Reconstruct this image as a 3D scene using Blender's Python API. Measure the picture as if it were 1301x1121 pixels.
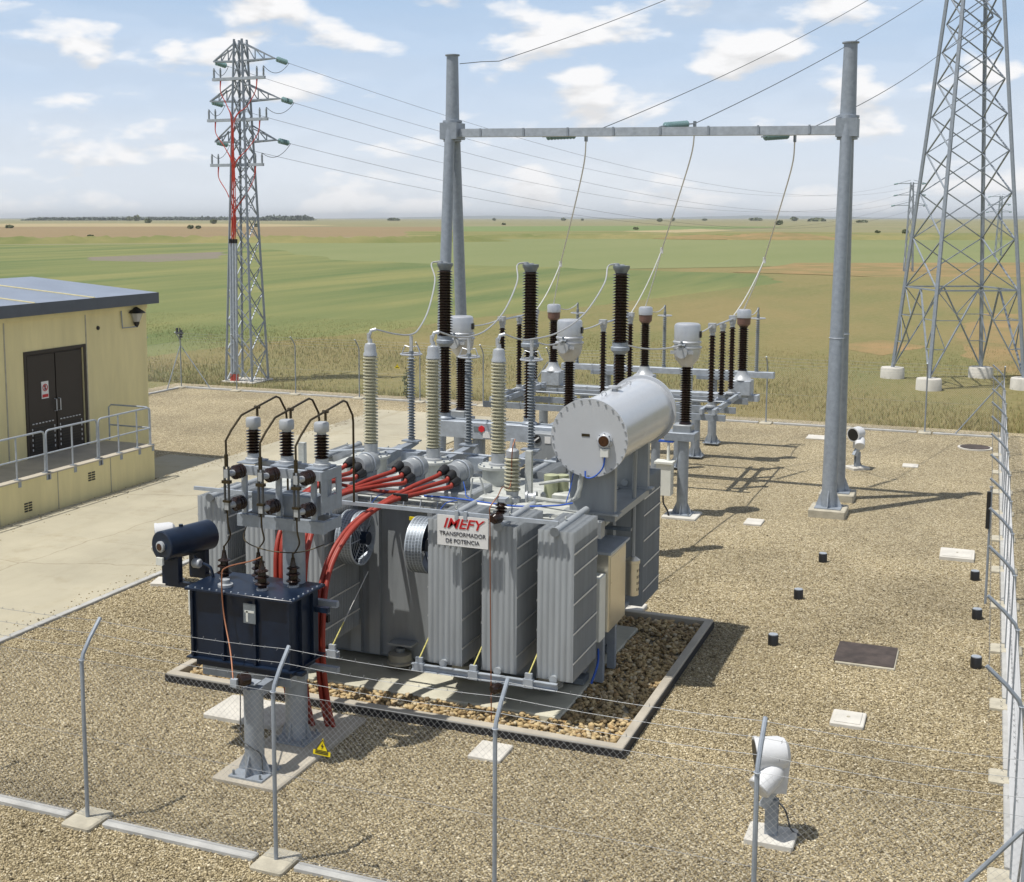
import bpy, bmesh, math, random
import numpy as np
from mathutils import Vector, Matrix, Euler
random.seed(7); rng = np.random.default_rng(7)
R = math.radians
for o in list(bpy.data.objects): bpy.data.objects.remove(o)
scene = bpy.context.scene
C = scene.collection

# ------------------------------------------------------------------ camera
cam = bpy.data.cameras.new('camera'); camo = bpy.data.objects.new('camera', cam); C.objects.link(camo)
camo.location = (0, 0, 7.0)
camo.rotation_euler = (R(90 - 7.317), 0, R(22.97))
cam.sensor_fit = 'HORIZONTAL'; cam.sensor_width = 36; cam.lens = 44.64
cam.shift_x = 0.0573; cam.shift_y = -0.0583
cam.clip_start = 0.2; cam.clip_end = 60000
scene.camera = camo

# ------------------------------------------------------------------ sky, sun, exposure
SUN_EL = R(68.5); SH = Vector((0.73, 0.684, 0)).normalized()      # direction the shadows fall
to_sun = Vector((-SH.x * math.cos(SUN_EL), -SH.y * math.cos(SUN_EL), math.sin(SUN_EL)))
w = bpy.data.worlds.new('World'); scene.world = w; w.use_nodes = True
nt = w.node_tree; nt.nodes.clear()
def N(t, **k):
    n = nt.nodes.new(t)
    for a, b in k.items(): setattr(n, a, b)
    return n
sky = N('ShaderNodeTexSky', sky_type='NISHITA', sun_disc=False, sun_elevation=SUN_EL,
        sun_rotation=math.atan2(to_sun.x, to_sun.y), altitude=800, air_density=1.0, dust_density=0.35, ozone_density=1.0)
tc = N('ShaderNodeTexCoord')
mp = N('ShaderNodeMapping'); mp.inputs['Scale'].default_value = (1, 1, 2.5); mp.inputs['Location'].default_value = (5.3, 1.9, 0.0)
nt.links.new(tc.outputs['Generated'], mp.inputs['Vector'])
n1 = N('ShaderNodeTexNoise'); n1.inputs['Scale'].default_value = 11.5; n1.inputs['Detail'].default_value = 6; n1.inputs['Roughness'].default_value = .48
n1.inputs['Distortion'].default_value = .12
nt.links.new(mp.outputs[0], n1.inputs['Vector'])
mp2 = N('ShaderNodeMapping'); mp2.inputs['Scale'].default_value = (1, 1, 2.5); mp2.inputs['Location'].default_value = (5.3, 1.9, 0.03)
nt.links.new(tc.outputs['Generated'], mp2.inputs['Vector'])
n2 = N('ShaderNodeTexNoise')
for k in ('Scale', 'Detail', 'Roughness', 'Distortion'): n2.inputs[k].default_value = n1.inputs[k].default_value
nt.links.new(mp2.outputs[0], n2.inputs['Vector'])
mr = N('ShaderNodeMapRange', interpolation_type='SMOOTHSTEP'); mr.inputs['From Min'].default_value = .495; mr.inputs['From Max'].default_value = .625
nt.links.new(n1.outputs['Fac'], mr.inputs['Value'])
# thin high veil
n3 = N('ShaderNodeTexNoise'); n3.inputs['Scale'].default_value = 3.0; n3.inputs['Detail'].default_value = 6
mp3 = N('ShaderNodeMapping'); mp3.inputs['Scale'].default_value = (1, 1, 6)
nt.links.new(tc.outputs['Generated'], mp3.inputs['Vector']); nt.links.new(mp3.outputs[0], n3.inputs['Vector'])
mr3 = N('ShaderNodeMapRange'); mr3.inputs['From Min'].default_value = .35; mr3.inputs['From Max'].default_value = .75; mr3.inputs['To Max'].default_value = .28
nt.links.new(n3.outputs['Fac'], mr3.inputs['Value'])
mx0 = N('ShaderNodeMath', operation='MAXIMUM'); nt.links.new(mr.outputs[0], mx0.inputs[0]); nt.links.new(mr3.outputs[0], mx0.inputs[1])
sub = N('ShaderNodeMath', operation='SUBTRACT'); nt.links.new(n2.outputs['Fac'], sub.inputs[0]); nt.links.new(n1.outputs['Fac'], sub.inputs[1])
mrs = N('ShaderNodeMapRange'); mrs.inputs['From Min'].default_value = -.05; mrs.inputs['From Max'].default_value = .06
mrs.inputs['To Min'].default_value = 1.0; mrs.inputs['To Max'].default_value = .80
nt.links.new(sub.outputs[0], mrs.inputs['Value'])
cc = N('ShaderNodeMix', data_type='RGBA', blend_type='MULTIPLY'); cc.inputs[0].default_value = 1
cc.inputs[6].default_value = (11.2, 11.2, 11.3, 1)
cmb = N('ShaderNodeCombineColor'); 
for i in range(3): nt.links.new(mrs.outputs[0], cmb.inputs[i])
nt.links.new(cmb.outputs[0], cc.inputs[7])
sx = N('ShaderNodeSeparateXYZ'); nt.links.new(tc.outputs['Generated'], sx.inputs[0])
ab = N('ShaderNodeMath', operation='ABSOLUTE'); nt.links.new(sx.outputs[2], ab.inputs[0])
hz = N('ShaderNodeMapRange', interpolation_type='SMOOTHSTEP'); hz.inputs['From Min'].default_value = 0; hz.inputs['From Min'].default_value = .10; hz.inputs['From Max'].default_value = .42
hz.inputs['To Min'].default_value = .96; hz.inputs['To Max'].default_value = 0
nt.links.new(ab.outputs[0], hz.inputs['Value'])
hc = N('ShaderNodeMapRange', interpolation_type='SMOOTHSTEP'); hc.inputs['From Min'].default_value = 0; hc.inputs['From Max'].default_value = .16
nt.links.new(ab.outputs[0], hc.inputs['Value'])
hcol = N('ShaderNodeMix', data_type='RGBA'); hcol.inputs[6].default_value = (9.0, 9.7, 10.6, 1); hcol.inputs[7].default_value = (5.5, 7.4, 10.0, 1)
nt.links.new(hc.outputs[0], hcol.inputs[0])
hm = N('ShaderNodeMix', data_type='RGBA'); nt.links.new(hcol.outputs[2], hm.inputs[7])
nt.links.new(hz.outputs[0], hm.inputs[0]); nt.links.new(sky.outputs[0], hm.inputs[6])
cm = N('ShaderNodeMix', data_type='RGBA')
nt.links.new(mx0.outputs[0], cm.inputs[0]); nt.links.new(hm.outputs[2], cm.inputs[6]); nt.links.new(cc.outputs[2], cm.inputs[7])
bg = N('ShaderNodeBackground'); bg.inputs['Strength'].default_value = 0.088
nt.links.new(cm.outputs[2], bg.inputs['Color'])
wo = N('ShaderNodeOutputWorld'); nt.links.new(bg.outputs[0], wo.inputs[0])

sl = bpy.data.lights.new('sun', 'SUN'); sl.energy = 4.8; sl.angle = R(.53); sl.color = (1, .955, .88)
slo = bpy.data.objects.new('sun', sl); C.objects.link(slo); slo.location = to_sun * 60
slo.rotation_euler = (-to_sun).to_track_quat('-Z', 'Y').to_euler()
vs = scene.view_settings; vs.view_transform = 'Standard'; vs.look = 'None'; vs.exposure = 0.0; vs.gamma = 1; vs.use_curve_mapping = False

# ------------------------------------------------------------------ materials
MAT = {}
def mat(name, base, rough=.55, metal=0., var=.12, scale=6., bump=0., bscale=60., spec=.5, tint=None, detail=5, stretch=None):
    m = bpy.data.materials.new(name); m.use_nodes = True; t = m.node_tree; b = t.nodes['Principled BSDF']
    co = t.nodes.new('ShaderNodeTexCoord')
    n = t.nodes.new('ShaderNodeTexNoise'); n.inputs['Scale'].default_value = scale; n.inputs['Detail'].default_value = detail
    n.inputs['Roughness'].default_value = .62
    if stretch:
        sm = t.nodes.new('ShaderNodeMapping'); sm.inputs['Scale'].default_value = stretch; t.links.new(co.outputs['Object'], sm.inputs['Vector']); t.links.new(sm.outputs[0], n.inputs['Vector'])
    else: t.links.new(co.outputs['Object'], n.inputs['Vector'])
    r = t.nodes.new('ShaderNodeValToRGB'); r.color_ramp.elements[0].position = .3; r.color_ramp.elements[1].position = .7
    d = tint or tuple(c * (1 - var) for c in base)
    r.color_ramp.elements[0].color = (*d, 1); r.color_ramp.elements[1].color = (*[min(1, c * (1 + var)) for c in base], 1)
    t.links.new(n.outputs['Fac'], r.inputs['Fac']); t.links.new(r.outputs['Color'], b.inputs['Base Color'])
    rr = t.nodes.new('ShaderNodeMapRange'); rr.inputs['To Min'].default_value = max(.05, rough - .08); rr.inputs['To Max'].default_value = min(1, rough + .1)
    t.links.new(n.outputs['Fac'], rr.inputs['Value']); t.links.new(rr.outputs[0], b.inputs['Roughness'])
    b.inputs['Metallic'].default_value = metal; b.inputs['Specular IOR Level'].default_value = spec
    if bump:
        n2 = t.nodes.new('ShaderNodeTexNoise'); n2.inputs['Scale'].default_value = bscale; n2.inputs['Detail'].default_value = 4
        t.links.new(co.outputs['Object'], n2.inputs['Vector'])
        bp = t.nodes.new('ShaderNodeBump'); bp.inputs['Strength'].default_value = bump; bp.inputs['Distance'].default_value = .02
        t.links.new(n2.outputs['Fac'], bp.inputs['Height']); t.links.new(bp.outputs[0], b.inputs['Normal'])
    MAT[name] = m; return m
mat('galvanised', (.28, .315, .36), .48, .25, .13, 9, .08, 40)
mat('galvanised_pale', (.38, .42, .47), .48, .2, .16, 7, .05, 30)
mat('dark_steel', (.22, .25, .28), .5, .5, .2, 8)
mat('grey_paint', (.26, .28, .295), .40, 0, .15, 5, .03, 30, stretch=(1, 1, .14), detail=8)
mat('radiator_paint', (.315, .34, .36), .42, 0, .13, 6, .03, 25, stretch=(1, 1, .10), detail=8)
mat('cover_paint', (.44, .455, .43), .5, 0, .22, 5, .04, 30)
mat('conservator_paint', (.47, .49, .52), .20, 0, .03, 2, spec=.8)
mat('strap', (.62, .62, .60), .5, .1, .08)
mat('aluminium', (.52, .54, .57), .36, .55, .07, 6)
mat('cast_aluminium', (.42, .44, .46), .42, .3, .06, 8)
mat('stainless', (.72, .68, .58), .30, .85, .05, 5)
mat('brown_porcelain', (.020, .011, .009), .17, 0, .25, 12, spec=.4)
mat('ivory_porcelain', (.46, .44, .32), .25, 0, .10, 9)
mat('grey_polymer', (.20, .225, .245), .42, 0, .10, 8)
mat('blue_paint', (.007, .015, .034), .32, 0, .25, 4, .03, 25, spec=.4)
mat('red_cable', (.27, .028, .015), .5, 0, .15, 9)
mat('tower_red', (.46, .05, .03), .55, 0, .15, 6)
mat('copper', (.27, .11, .055), .5, .3, .15, 20)
mat('bronze', (.055, .042, .022), .42, .6, .2, 15)
mat('black', (.012, .012, .013), .45, 0, .2, 10)
mat('yellow', (.78, .62, .01), .45, 0, .06, 10)
mat('white_paint', (.60, .61, .62), .45, 0, .05, 6)
mat('enclosure', (.66, .67, .62), .45, 0, .05, 5)
mat('blue_cable', (.02, .09, .42), .45, 0, .12, 9)
mat('sign_red', (.48, .012, .016), .45, 0, .04)
mat('sign_ink', (.035, .035, .05), .5, 0, .05)
mat('sign_white', (.72, .72, .71), .4, 0, .03)
mat('concrete', (.40, .365, .30), .85, 0, .16, 1.4, .25, 90)
mat('road_concrete', (.37, .34, .255), .88, 0, .17, .35, .2, 70, detail=10)
mat('pale_concrete', (.55, .53, .48), .85, 0, .12, 3, .25, 80)
mat('kerb_concrete', (.40, .40, .385), .88, 0, .16, 4, .3, 70)
mat('old_concrete', (.42, .39, .31), .88, 0, .2, 5, .35, 60)
mat('pad_concrete', (.50, .48, .385), .8, 0, .25, 1.1, .2, 70, detail=8)
mat('bitumen', (.014, .014, .016), .7, 0, .3, 8, .2, 60)
mat('stucco', (.74, .655, .36), .9, 0, .10, 2.2, .35, 140, stretch=(1, 1, .16), detail=8)
mat('roof_sheet', (.26, .30, .37), .42, .3, .10, 1.0, .05, 20)
mat('roof_fascia', (.085, .10, .125), .5, .2, .12, 3)
mat('door_brown', (.026, .019, .015), .5, 0, .2, 3, .05, 20)
mat('glass_green', (.19, .30, .31), .12, 0, .15, 20)
mat('wire', (.50, .51, .52), .45, .3, .1, 20)
mat('barbed', (.20, .21, .22), .5, .5, .1, 20)
mat('wire_dark', (.09, .095, .10), .5, .5, .1, 20)
mat('dropper_wire', (.66, .66, .64), .45, .3, .1, 30)
mat('conductor', (.46, .47, .47), .45, .4, .1, 30)
mat('rust', (.062, .048, .042), .75, .1, .45, 5, .2, 40)
mat('brown_collar', (.16, .09, .07), .4, 0, .15, 9)
mat('green_relay', (.38, .40, .25), .5, 0, .1, 10)
mat('fan_white', (.42, .47, .53), .4, .2, .10)
mat('glass_eye', (.05, .018, .008), .12, 0, .5, 25)
mat('rope', (.62, .56, .18), .7, 0, .3, 30)
mat('wheel_iron', (.27, .26, .22), .6, .2, .15, 9)
mat('lamp_glass', (.42, .42, .40), .2, 0, .05)
mat('red_marker', (.62, .02, .03), .4, 0, .05)
mat('distant_wood', (.085, .105, .075), .9, 0, .3, .02)
mat('bush_leaf', (.14, .16, .08), .8, 0, .35, .6)
mat('bark', (.06, .045, .03), .9, 0, .3, 4)

def worn_concrete(m):
    """oil stains, wheel tracks and hairline cracks worked into the slab colour"""
    t = m.node_tree; b = t.nodes['Principled BSDF']; src = b.inputs['Base Color'].links[0].from_socket; co = t.nodes.new('ShaderNodeTexCoord')
    def layer(src, fac, col):
        mx = t.nodes.new('ShaderNodeMix'); mx.data_type = 'RGBA'; mx.blend_type = 'MULTIPLY'; mx.inputs[7].default_value = (*col, 1); t.links.new(fac, mx.inputs[0]); t.links.new(src, mx.inputs[6]); return mx.outputs[2]
    def ranged(sock, a, b_, hi):
        r = t.nodes.new('ShaderNodeMapRange'); r.inputs['From Min'].default_value = a; r.inputs['From Max'].default_value = b_; r.inputs['To Max'].default_value = hi; t.links.new(sock, r.inputs['Value']); return r.outputs[0]
    n = t.nodes.new('ShaderNodeTexNoise'); n.inputs['Scale'].default_value = .9; n.inputs['Detail'].default_value = 9; n.inputs['Roughness'].default_value = .7; t.links.new(co.outputs['Object'], n.inputs['Vector'])
    src = layer(src, ranged(n.outputs['Fac'], .54, .70, .55), (.72, .66, .56))
    mp = t.nodes.new('ShaderNodeMapping'); mp.inputs['Scale'].default_value = (1.3, .05, 1); t.links.new(co.outputs['Object'], mp.inputs['Vector'])
    n2 = t.nodes.new('ShaderNodeTexNoise'); n2.inputs['Scale'].default_value = 1.0; n2.inputs['Detail'].default_value = 5; t.links.new(mp.outputs[0], n2.inputs['Vector'])
    src = layer(src, ranged(n2.outputs['Fac'], .52, .66, .45), (.80, .77, .70))
    v = t.nodes.new('ShaderNodeTexVoronoi'); v.feature = 'DISTANCE_TO_EDGE'; v.inputs['Scale'].default_value = .22
    nd = t.nodes.new('ShaderNodeTexNoise'); nd.inputs['Scale'].default_value = 1.5; nd.inputs['Detail'].default_value = 6; t.links.new(co.outputs['Object'], nd.inputs['Vector'])
    ad = t.nodes.new('ShaderNodeMix'); ad.data_type = 'VECTOR'; ad.inputs[0].default_value = .25; t.links.new(co.outputs['Object'], ad.inputs[4]); t.links.new(nd.outputs['Color'], ad.inputs[5]); t.links.new(ad.outputs[1], v.inputs['Vector'])
    src = layer(src, ranged(v.outputs['Distance'], .004, .0, .6), (.45, .40, .33))
    t.links.new(src, b.inputs['Base Color'])
worn_concrete(MAT['road_concrete'])
def gravel_material(name, cols, cell, bump, big=.35):
    m = bpy.data.materials.new(name); m.use_nodes = True; t = m.node_tree; b = t.nodes['Principled BSDF']
    co = t.nodes.new('ShaderNodeTexCoord')
    v = t.nodes.new('ShaderNodeTexVoronoi'); v.inputs['Scale'].default_value = cell; v.inputs['Randomness'].default_value = 1
    t.links.new(co.outputs['Object'], v.inputs['Vector'])
    sp = t.nodes.new('ShaderNodeSeparateColor'); t.links.new(v.outputs['Color'], sp.inputs[0])
    r = t.nodes.new('ShaderNodeValToRGB'); r.color_ramp.interpolation = 'LINEAR'
    els = r.color_ramp.elements
    while len(els) < len(cols): els.new(.5)
    for i, c in enumerate(cols): els[i].position = i / (len(cols) - 1); els[i].color = (*c, 1)
    t.links.new(sp.outputs[0], r.inputs['Fac'])
    n = t.nodes.new('ShaderNodeTexNoise'); n.inputs['Scale'].default_value = big; n.inputs['Detail'].default_value = 6
    t.links.new(co.outputs['Object'], n.inputs['Vector'])
    mr = t.nodes.new('ShaderNodeMapRange'); mr.inputs['From Min'].default_value = .3; mr.inputs['From Max'].default_value = .7
    mr.inputs['To Min'].default_value = .78; mr.inputs['To Max'].default_value = 1.14
    t.links.new(n.outputs['Fac'], mr.inputs['Value'])
    mx = t.nodes.new('ShaderNodeMix'); mx.data_type = 'RGBA'; mx.blend_type = 'MULTIPLY'; mx.inputs[0].default_value = 1
    cb = t.nodes.new('ShaderNodeCombineColor')
    for i in range(3): t.links.new(mr.outputs[0], cb.inputs[i])
    t.links.new(r.outputs[0], mx.inputs[6]); t.links.new(cb.outputs[0], mx.inputs[7]); t.links.new(mx.outputs[2], b.inputs['Base Color'])
    b.inputs['Roughness'].default_value = .85; b.inputs['Specular IOR Level'].default_value = .3
    bp = t.nodes.new('ShaderNodeBump'); bp.inputs['Strength'].default_value = bump; bp.inputs['Distance'].default_value = .03; bp.invert = True
    t.links.new(v.outputs['Distance'], bp.inputs['Height']); t.links.new(bp.outputs[0], b.inputs['Normal'])
    MAT[name] = m
GCOL = [(.118, .094, .056), (.245, .198, .116), (.392, .322, .19), (.535, .448, .278), (.76, .68, .50)]
gravel_material('gravel', GCOL, 48, 1.0)
def stone_material(name, rough=.8):
    m = bpy.data.materials.new(name); m.use_nodes = True; t = m.node_tree; b = t.nodes['Principled BSDF']
    a = t.nodes.new('ShaderNodeVertexColor'); a.layer_name = 'tone'
    co = t.nodes.new('ShaderNodeTexCoord'); n = t.nodes.new('ShaderNodeTexNoise'); n.inputs['Scale'].default_value = 60
    t.links.new(co.outputs['Object'], n.inputs['Vector'])
    mr0 = t.nodes.new('ShaderNodeMapRange'); mr0.inputs['To Min'].default_value = .75; mr0.inputs['To Max'].default_value = 1.25
    t.links.new(n.outputs['Fac'], mr0.inputs['Value'])
    nb_ = t.nodes.new('ShaderNodeTexNoise'); nb_.inputs['Scale'].default_value = .35; nb_.inputs['Detail'].default_value = 6; t.links.new(co.outputs['Object'], nb_.inputs['Vector'])
    mrb = t.nodes.new('ShaderNodeMapRange'); mrb.inputs['From Min'].default_value = .3; mrb.inputs['From Max'].default_value = .7; mrb.inputs['To Min'].default_value = .78; mrb.inputs['To Max'].default_value = 1.14
    t.links.new(nb_.outputs['Fac'], mrb.inputs['Value'])
    mr = t.nodes.new('ShaderNodeMath'); mr.operation = 'MULTIPLY'; t.links.new(mr0.outputs[0], mr.inputs[0]); t.links.new(mrb.outputs[0], mr.inputs[1])
    cb = t.nodes.new('ShaderNodeCombineColor')
    for i in range(3): t.links.new(mr.outputs[0], cb.inputs[i])
    mx = t.nodes.new('ShaderNodeMix'); mx.data_type = 'RGBA'; mx.blend_type = 'MULTIPLY'; mx.inputs[0].default_value = 1
    t.links.new(a.outputs[0], mx.inputs[6]); t.links.new(cb.outputs[0], mx.inputs[7]); t.links.new(mx.outputs[2], b.inputs['Base Color'])
    b.inputs['Roughness'].default_value = rough; b.inputs['Specular IOR Level'].default_value = .3
    MAT[name] = m
stone_material('stone')

def field_material(name, c0, c1, c2, fine=1.2, streak=None, coarse=.03, stretch=(1, 1, 1), bump=.6):
    """three-tone vegetation: coarse patches between c0 and c1, fine tufts of c2"""
    m = bpy.data.materials.new(name); m.use_nodes = True; t = m.node_tree; b = t.nodes['Principled BSDF']
    co = t.nodes.new('ShaderNodeTexCoord')
    mp = t.nodes.new('ShaderNodeMapping'); mp.inputs['Rotation'].default_value = (0, 0, R(streak or 0)); mp.inputs['Scale'].default_value = stretch
    t.links.new(co.outputs['Object'], mp.inputs['Vector'])
    n = t.nodes.new('ShaderNodeTexNoise'); n.inputs['Scale'].default_value = coarse; n.inputs['Detail'].default_value = 7; n.inputs['Roughness'].default_value = .6
    t.links.new(mp.outputs[0], n.inputs['Vector'])
    r = t.nodes.new('ShaderNodeValToRGB'); r.color_ramp.elements[0].position = .38; r.color_ramp.elements[1].position = .62
    r.color_ramp.elements[0].color = (*c0, 1); r.color_ramp.elements[1].color = (*c1, 1)
    t.links.new(n.outputs['Fac'], r.inputs['Fac'])
    f = t.nodes.new('ShaderNodeTexNoise'); f.inputs['Scale'].default_value = fine; f.inputs['Detail'].default_value = 8; f.inputs['Roughness'].default_value = .75
    t.links.new(co.outputs['Object'], f.inputs['Vector'])
    fr = t.nodes.new('ShaderNodeMapRange'); fr.inputs['From Min'].default_value = .40; fr.inputs['From Max'].default_value = .68
    t.links.new(f.outputs['Fac'], fr.inputs['Value'])
    mx = t.nodes.new('ShaderNodeMix'); mx.data_type = 'RGBA'; mx.inputs[7].default_value = (*c2, 1)
    fr.inputs['To Max'].default_value = .7; t.links.new(fr.outputs[0], mx.inputs[0]); t.links.new(r.outputs[0], mx.inputs[6]); t.links.new(mx.outputs[2], b.inputs['Base Color'])
    b.inputs['Roughness'].default_value = 1; b.inputs['Specular IOR Level'].default_value = .1
    bp = t.nodes.new('ShaderNodeBump'); bp.inputs['Strength'].default_value = bump; bp.inputs['Distance'].default_value = .15
    t.links.new(f.outputs['Fac'], bp.inputs['Height']); t.links.new(bp.outputs[0], b.inputs['Normal'])
    MAT[name] = m
field_material('dry_grass', (.215, .182, .082), (.155, .162, .066), (.27, .225, .115), 2.2, -60, .10, (1, .4, 1))
field_material('green_wheat', (.108, .150, .062), (.225, .222, .092), (.165, .190, .082), 1.6, -74, .10, (1, .10, 1))
field_material('pale_green', (.195, .218, .100), (.170, .200, .088), (.215, .225, .112), 1.0, -74, .03, (1, .3, 1), .3)
field_material('bright_green', (.15, .205, .08), (.165, .215, .09), (.19, .215, .10), .2, 0, .01, (1, 1, 1), .2)
field_material('ploughed', (.25, .185, .11), (.27, .20, .115), (.19, .165, .09), .25, 0, .012, (1, 1, 1), .3)
field_material('orange_soil', (.31, .21, .105), (.195, .17, .078), (.22, .185, .09), .8, 0, .16, (1, 1, 1), .5)
field_material('far_olive', (.215, .21, .115), (.26, .23, .135), (.175, .185, .10), .05, 0, .006, (1, 1, 1), .2)
field_material('stubble', (.40, .32, .19), (.33, .28, .16), (.28, .245, .14), .2, 0, .012, (1, 1, 1), .2)
field_material('bank_grass', (.14, .165, .06), (.25, .225, .10), (.19, .19, .08), .3, 0, .03, (1, 1, 1), .8)
field_material('purple_soil', (.19, .165, .14), (.17, .175, .11), (.23, .195, .165), .5, 0, .05, (1, 1, 1), .4)

# ------------------------------------------------------------------ mesh helpers
class M:
    """collects shapes; build() links them as one mesh object"""
    def __init__(s): s.v = []; s.f = []; s.sm = []
    def add(s, vs, fs, smooth=False):
        b = len(s.v); s.v += [tuple(p) for p in vs]; s.f += [tuple(i + b for i in q) for q in fs]; s.sm += [smooth] * len(fs); return s
    def box(s, x0, x1, y0, y1, z0, z1, c=0):
        """axis box; c = chamfer on the vertical and top edges"""
        if c <= 0:
            vs = [(x0,y0,z0),(x1,y0,z0),(x1,y1,z0),(x0,y1,z0),(x0,y0,z1),(x1,y0,z1),(x1,y1,z1),(x0,y1,z1)]
            return s.add(vs, [(0,3,2,1),(4,5,6,7),(0,1,5,4),(1,2,6,5),(2,3,7,6),(3,0,4,7)])
        def ring(d, z): 
            e = c + d
            return [(x0+e,y0+d,z),(x1-e,y0+d,z),(x1-d,y0+e,z),(x1-d,y1-e,z),(x1-e,y1-d,z),(x0+e,y1-d,z),(x0+d,y1-e,z),(x0+d,y0+e,z)]
        vs = ring(0, z0) + ring(0, z1 - c) + ring(c * .8, z1)
        fs = [tuple(range(7, -1, -1)), tuple(range(16, 24))]
        for k in (0, 8):
            for i in range(8): j = (i + 1) % 8; fs.append((k+i, k+j, k+8+j, k+8+i))
        return s.add(vs, fs)
    def beam(s, p0, p1, a, b, up=(0, 0, 1)):
        """rectangular bar from p0 to p1, width a, height b"""
        p0 = Vector(p0); p1 = Vector(p1); d = (p1 - p0).normalized(); u = Vector(up)
        if abs(d.dot(u)) > .98: u = Vector((1, 0, 0))
        r = d.cross(u).normalized(); u = r.cross(d).normalized()
        vs = [p + r * (a/2*i) + u * (b/2*j) for p in (p0, p1) for i, j in ((-1,-1),(1,-1),(1,1),(-1,1))]
        return s.add(vs, [(0,1,2,3),(7,6,5,4),(0,4,5,1),(1,5,6,2),(2,6,7,3),(3,7,4,0)])
    def angle(s, p0, p1, a, th, out=(0, 0, 1)):
        """L-section steel"""
        p0 = Vector(p0); p1 = Vector(p1); d = (p1 - p0).normalized(); u = Vector(out)
        if abs(d.dot(u)) > .98: u = Vector((0, 1, 0))
        r = d.cross(u).normalized(); u = r.cross(d).normalized()
        pr = [(0,0),(a,0),(a,th),(th,th),(th,a),(0,a)]
        vs = [p + r * x + u * y for p in (p0, p1) for x, y in pr]
        return s.add(vs, [(0,1,2,3),(0,3,4,5),(9,8,7,6),(11,10,9,6)] + [(i+6, (i+1)%6+6, (i+1)%6, i) for i in range(6)])
    def tube(s, path, r, n=8, cap=True, smooth=True):
        P = [Vector(p) for p in path]; rs = r if isinstance(r, (list, tuple)) else [r] * len(P)
        T = []
        for i in range(len(P)):
            a = P[max(i-1, 0)]; b = P[min(i+1, len(P)-1)]; T.append((b - a).normalized())
        ref = Vector((0, 0, 1)) if abs(T[0].z) < .9 else Vector((1, 0, 0))
        x = T[0].cross(ref).normalized(); vs = []
        for i, p in enumerate(P):
            x = (x - T[i] * x.dot(T[i])).normalized(); y = T[i].cross(x)
            vs += [p + (x * math.cos(2*math.pi*k/n) + y * math.sin(2*math.pi*k/n)) * rs[i] for k in range(n)]
        fs = [(i*n+k, i*n+(k+1)%n, (i+1)*n+(k+1)%n, (i+1)*n+k) for i in range(len(P)-1) for k in range(n)]
        s.add(vs, fs, smooth)
        if cap:
            b = len(s.v) - len(vs)
            s.f += [tuple(b+k for k in range(n-1, -1, -1)), tuple(b+(len(P)-1)*n+k for k in range(n))]; s.sm += [False, False]
        return s
    def cyl(s, p0, p1, r0, r1=None, n=16): return s.tube([p0, p1], [r0, r0 if r1 is None else r1], n)
    def lathe(s, prof, o=(0, 0, 0), ax=(0, 0, 1), n=16, smooth=True, cap=True):
        """profile of (radius, height) turned about ax through o"""
        a = Vector(ax).normalized(); o = Vector(o)
        x = a.cross(Vector((0, 1, 0)) if abs(a.y) < .9 else Vector((1, 0, 0))).normalized(); y = a.cross(x)
        vs = [o + a * h + (x * math.cos(2*math.pi*k/n) + y * math.sin(2*math.pi*k/n)) * r for r, h in prof for k in range(n)]
        fs = [(i*n+k, i*n+(k+1)%n, (i+1)*n+(k+1)%n, (i+1)*n+k) for i in range(len(prof)-1) for k in range(n)]
        s.add(vs, fs, smooth); b = len(s.v) - len(vs)
        if not cap: return s
        s.f += [tuple(b+k for k in range(n-1, -1, -1)), tuple(b+(len(prof)-1)*n+k for k in range(n))]; s.sm += [False, False]
        return s
    def prism(s, poly, ext):
        n = len(poly); e = Vector(ext); vs = [Vector(p) for p in poly] + [Vector(p) + e for p in poly]
        return s.add(vs, [tuple(range(n-1, -1, -1)), tuple(range(n, 2*n))] + [(i, (i+1)%n, (i+1)%n+n, i+n) for i in range(n)])
    def torus(s, c, R0, r, ax=(0, 0, 1), n=24, m=6):
        a = Vector(ax).normalized(); x = a.cross(Vector((0, 1, 0)) if abs(a.y) < .9 else Vector((1, 0, 0))).normalized(); y = a.cross(x); c = Vector(c); vs = []
        for i in range(n):
            t = 2*math.pi*i/n; d = x*math.cos(t)+y*math.sin(t)
            vs += [c + d*(R0+r*math.cos(2*math.pi*j/m)) + a*(r*math.sin(2*math.pi*j/m)) for j in range(m)]
        return s.add(vs, [(i*m+j, ((i+1)%n)*m+j, ((i+1)%n)*m+(j+1)%m, i*m+(j+1)%m) for i in range(n) for j in range(m)], True)
    def build(s, name, material, parent=None, world=True):
        me = bpy.data.meshes.new(name)
        off = parent_origin(parent) if (parent and world) else Vector((0, 0, 0))
        me.from_pydata([(a - off.x, b - off.y, c - off.z) for a, b, c in s.v], [], s.f)
        me.polygons.foreach_set('use_smooth', s.sm)
        bm = bmesh.new(); bm.from_mesh(me); bmesh.ops.recalc_face_normals(bm, faces=bm.faces); bm.to_mesh(me); bm.free()
        me.set_sharp_from_angle(angle=R(38))
        me.materials.append(MAT[material]); o = bpy.data.objects.new(name, me); C.objects.link(o)
        if parent: o.parent = parent
        return o
def parent_origin(p):
    v = Vector((0, 0, 0))
    while p: v += p.location; p = p.parent
    return v
def tag(o, label, cat, group=None):
    o['label'] = label; o['category'] = cat
    if group: o['group'] = group
    return o
def thing(name, label, cat, loc, group=None):
    o = bpy.data.objects.new(name, None); C.objects.link(o); o.location = loc; o.empty_display_size = .1
    return tag(o, label, cat, group)
def struct(o): o['kind'] = 'structure'; return o
def stuff(o): o['kind'] = 'stuff'; return o
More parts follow.
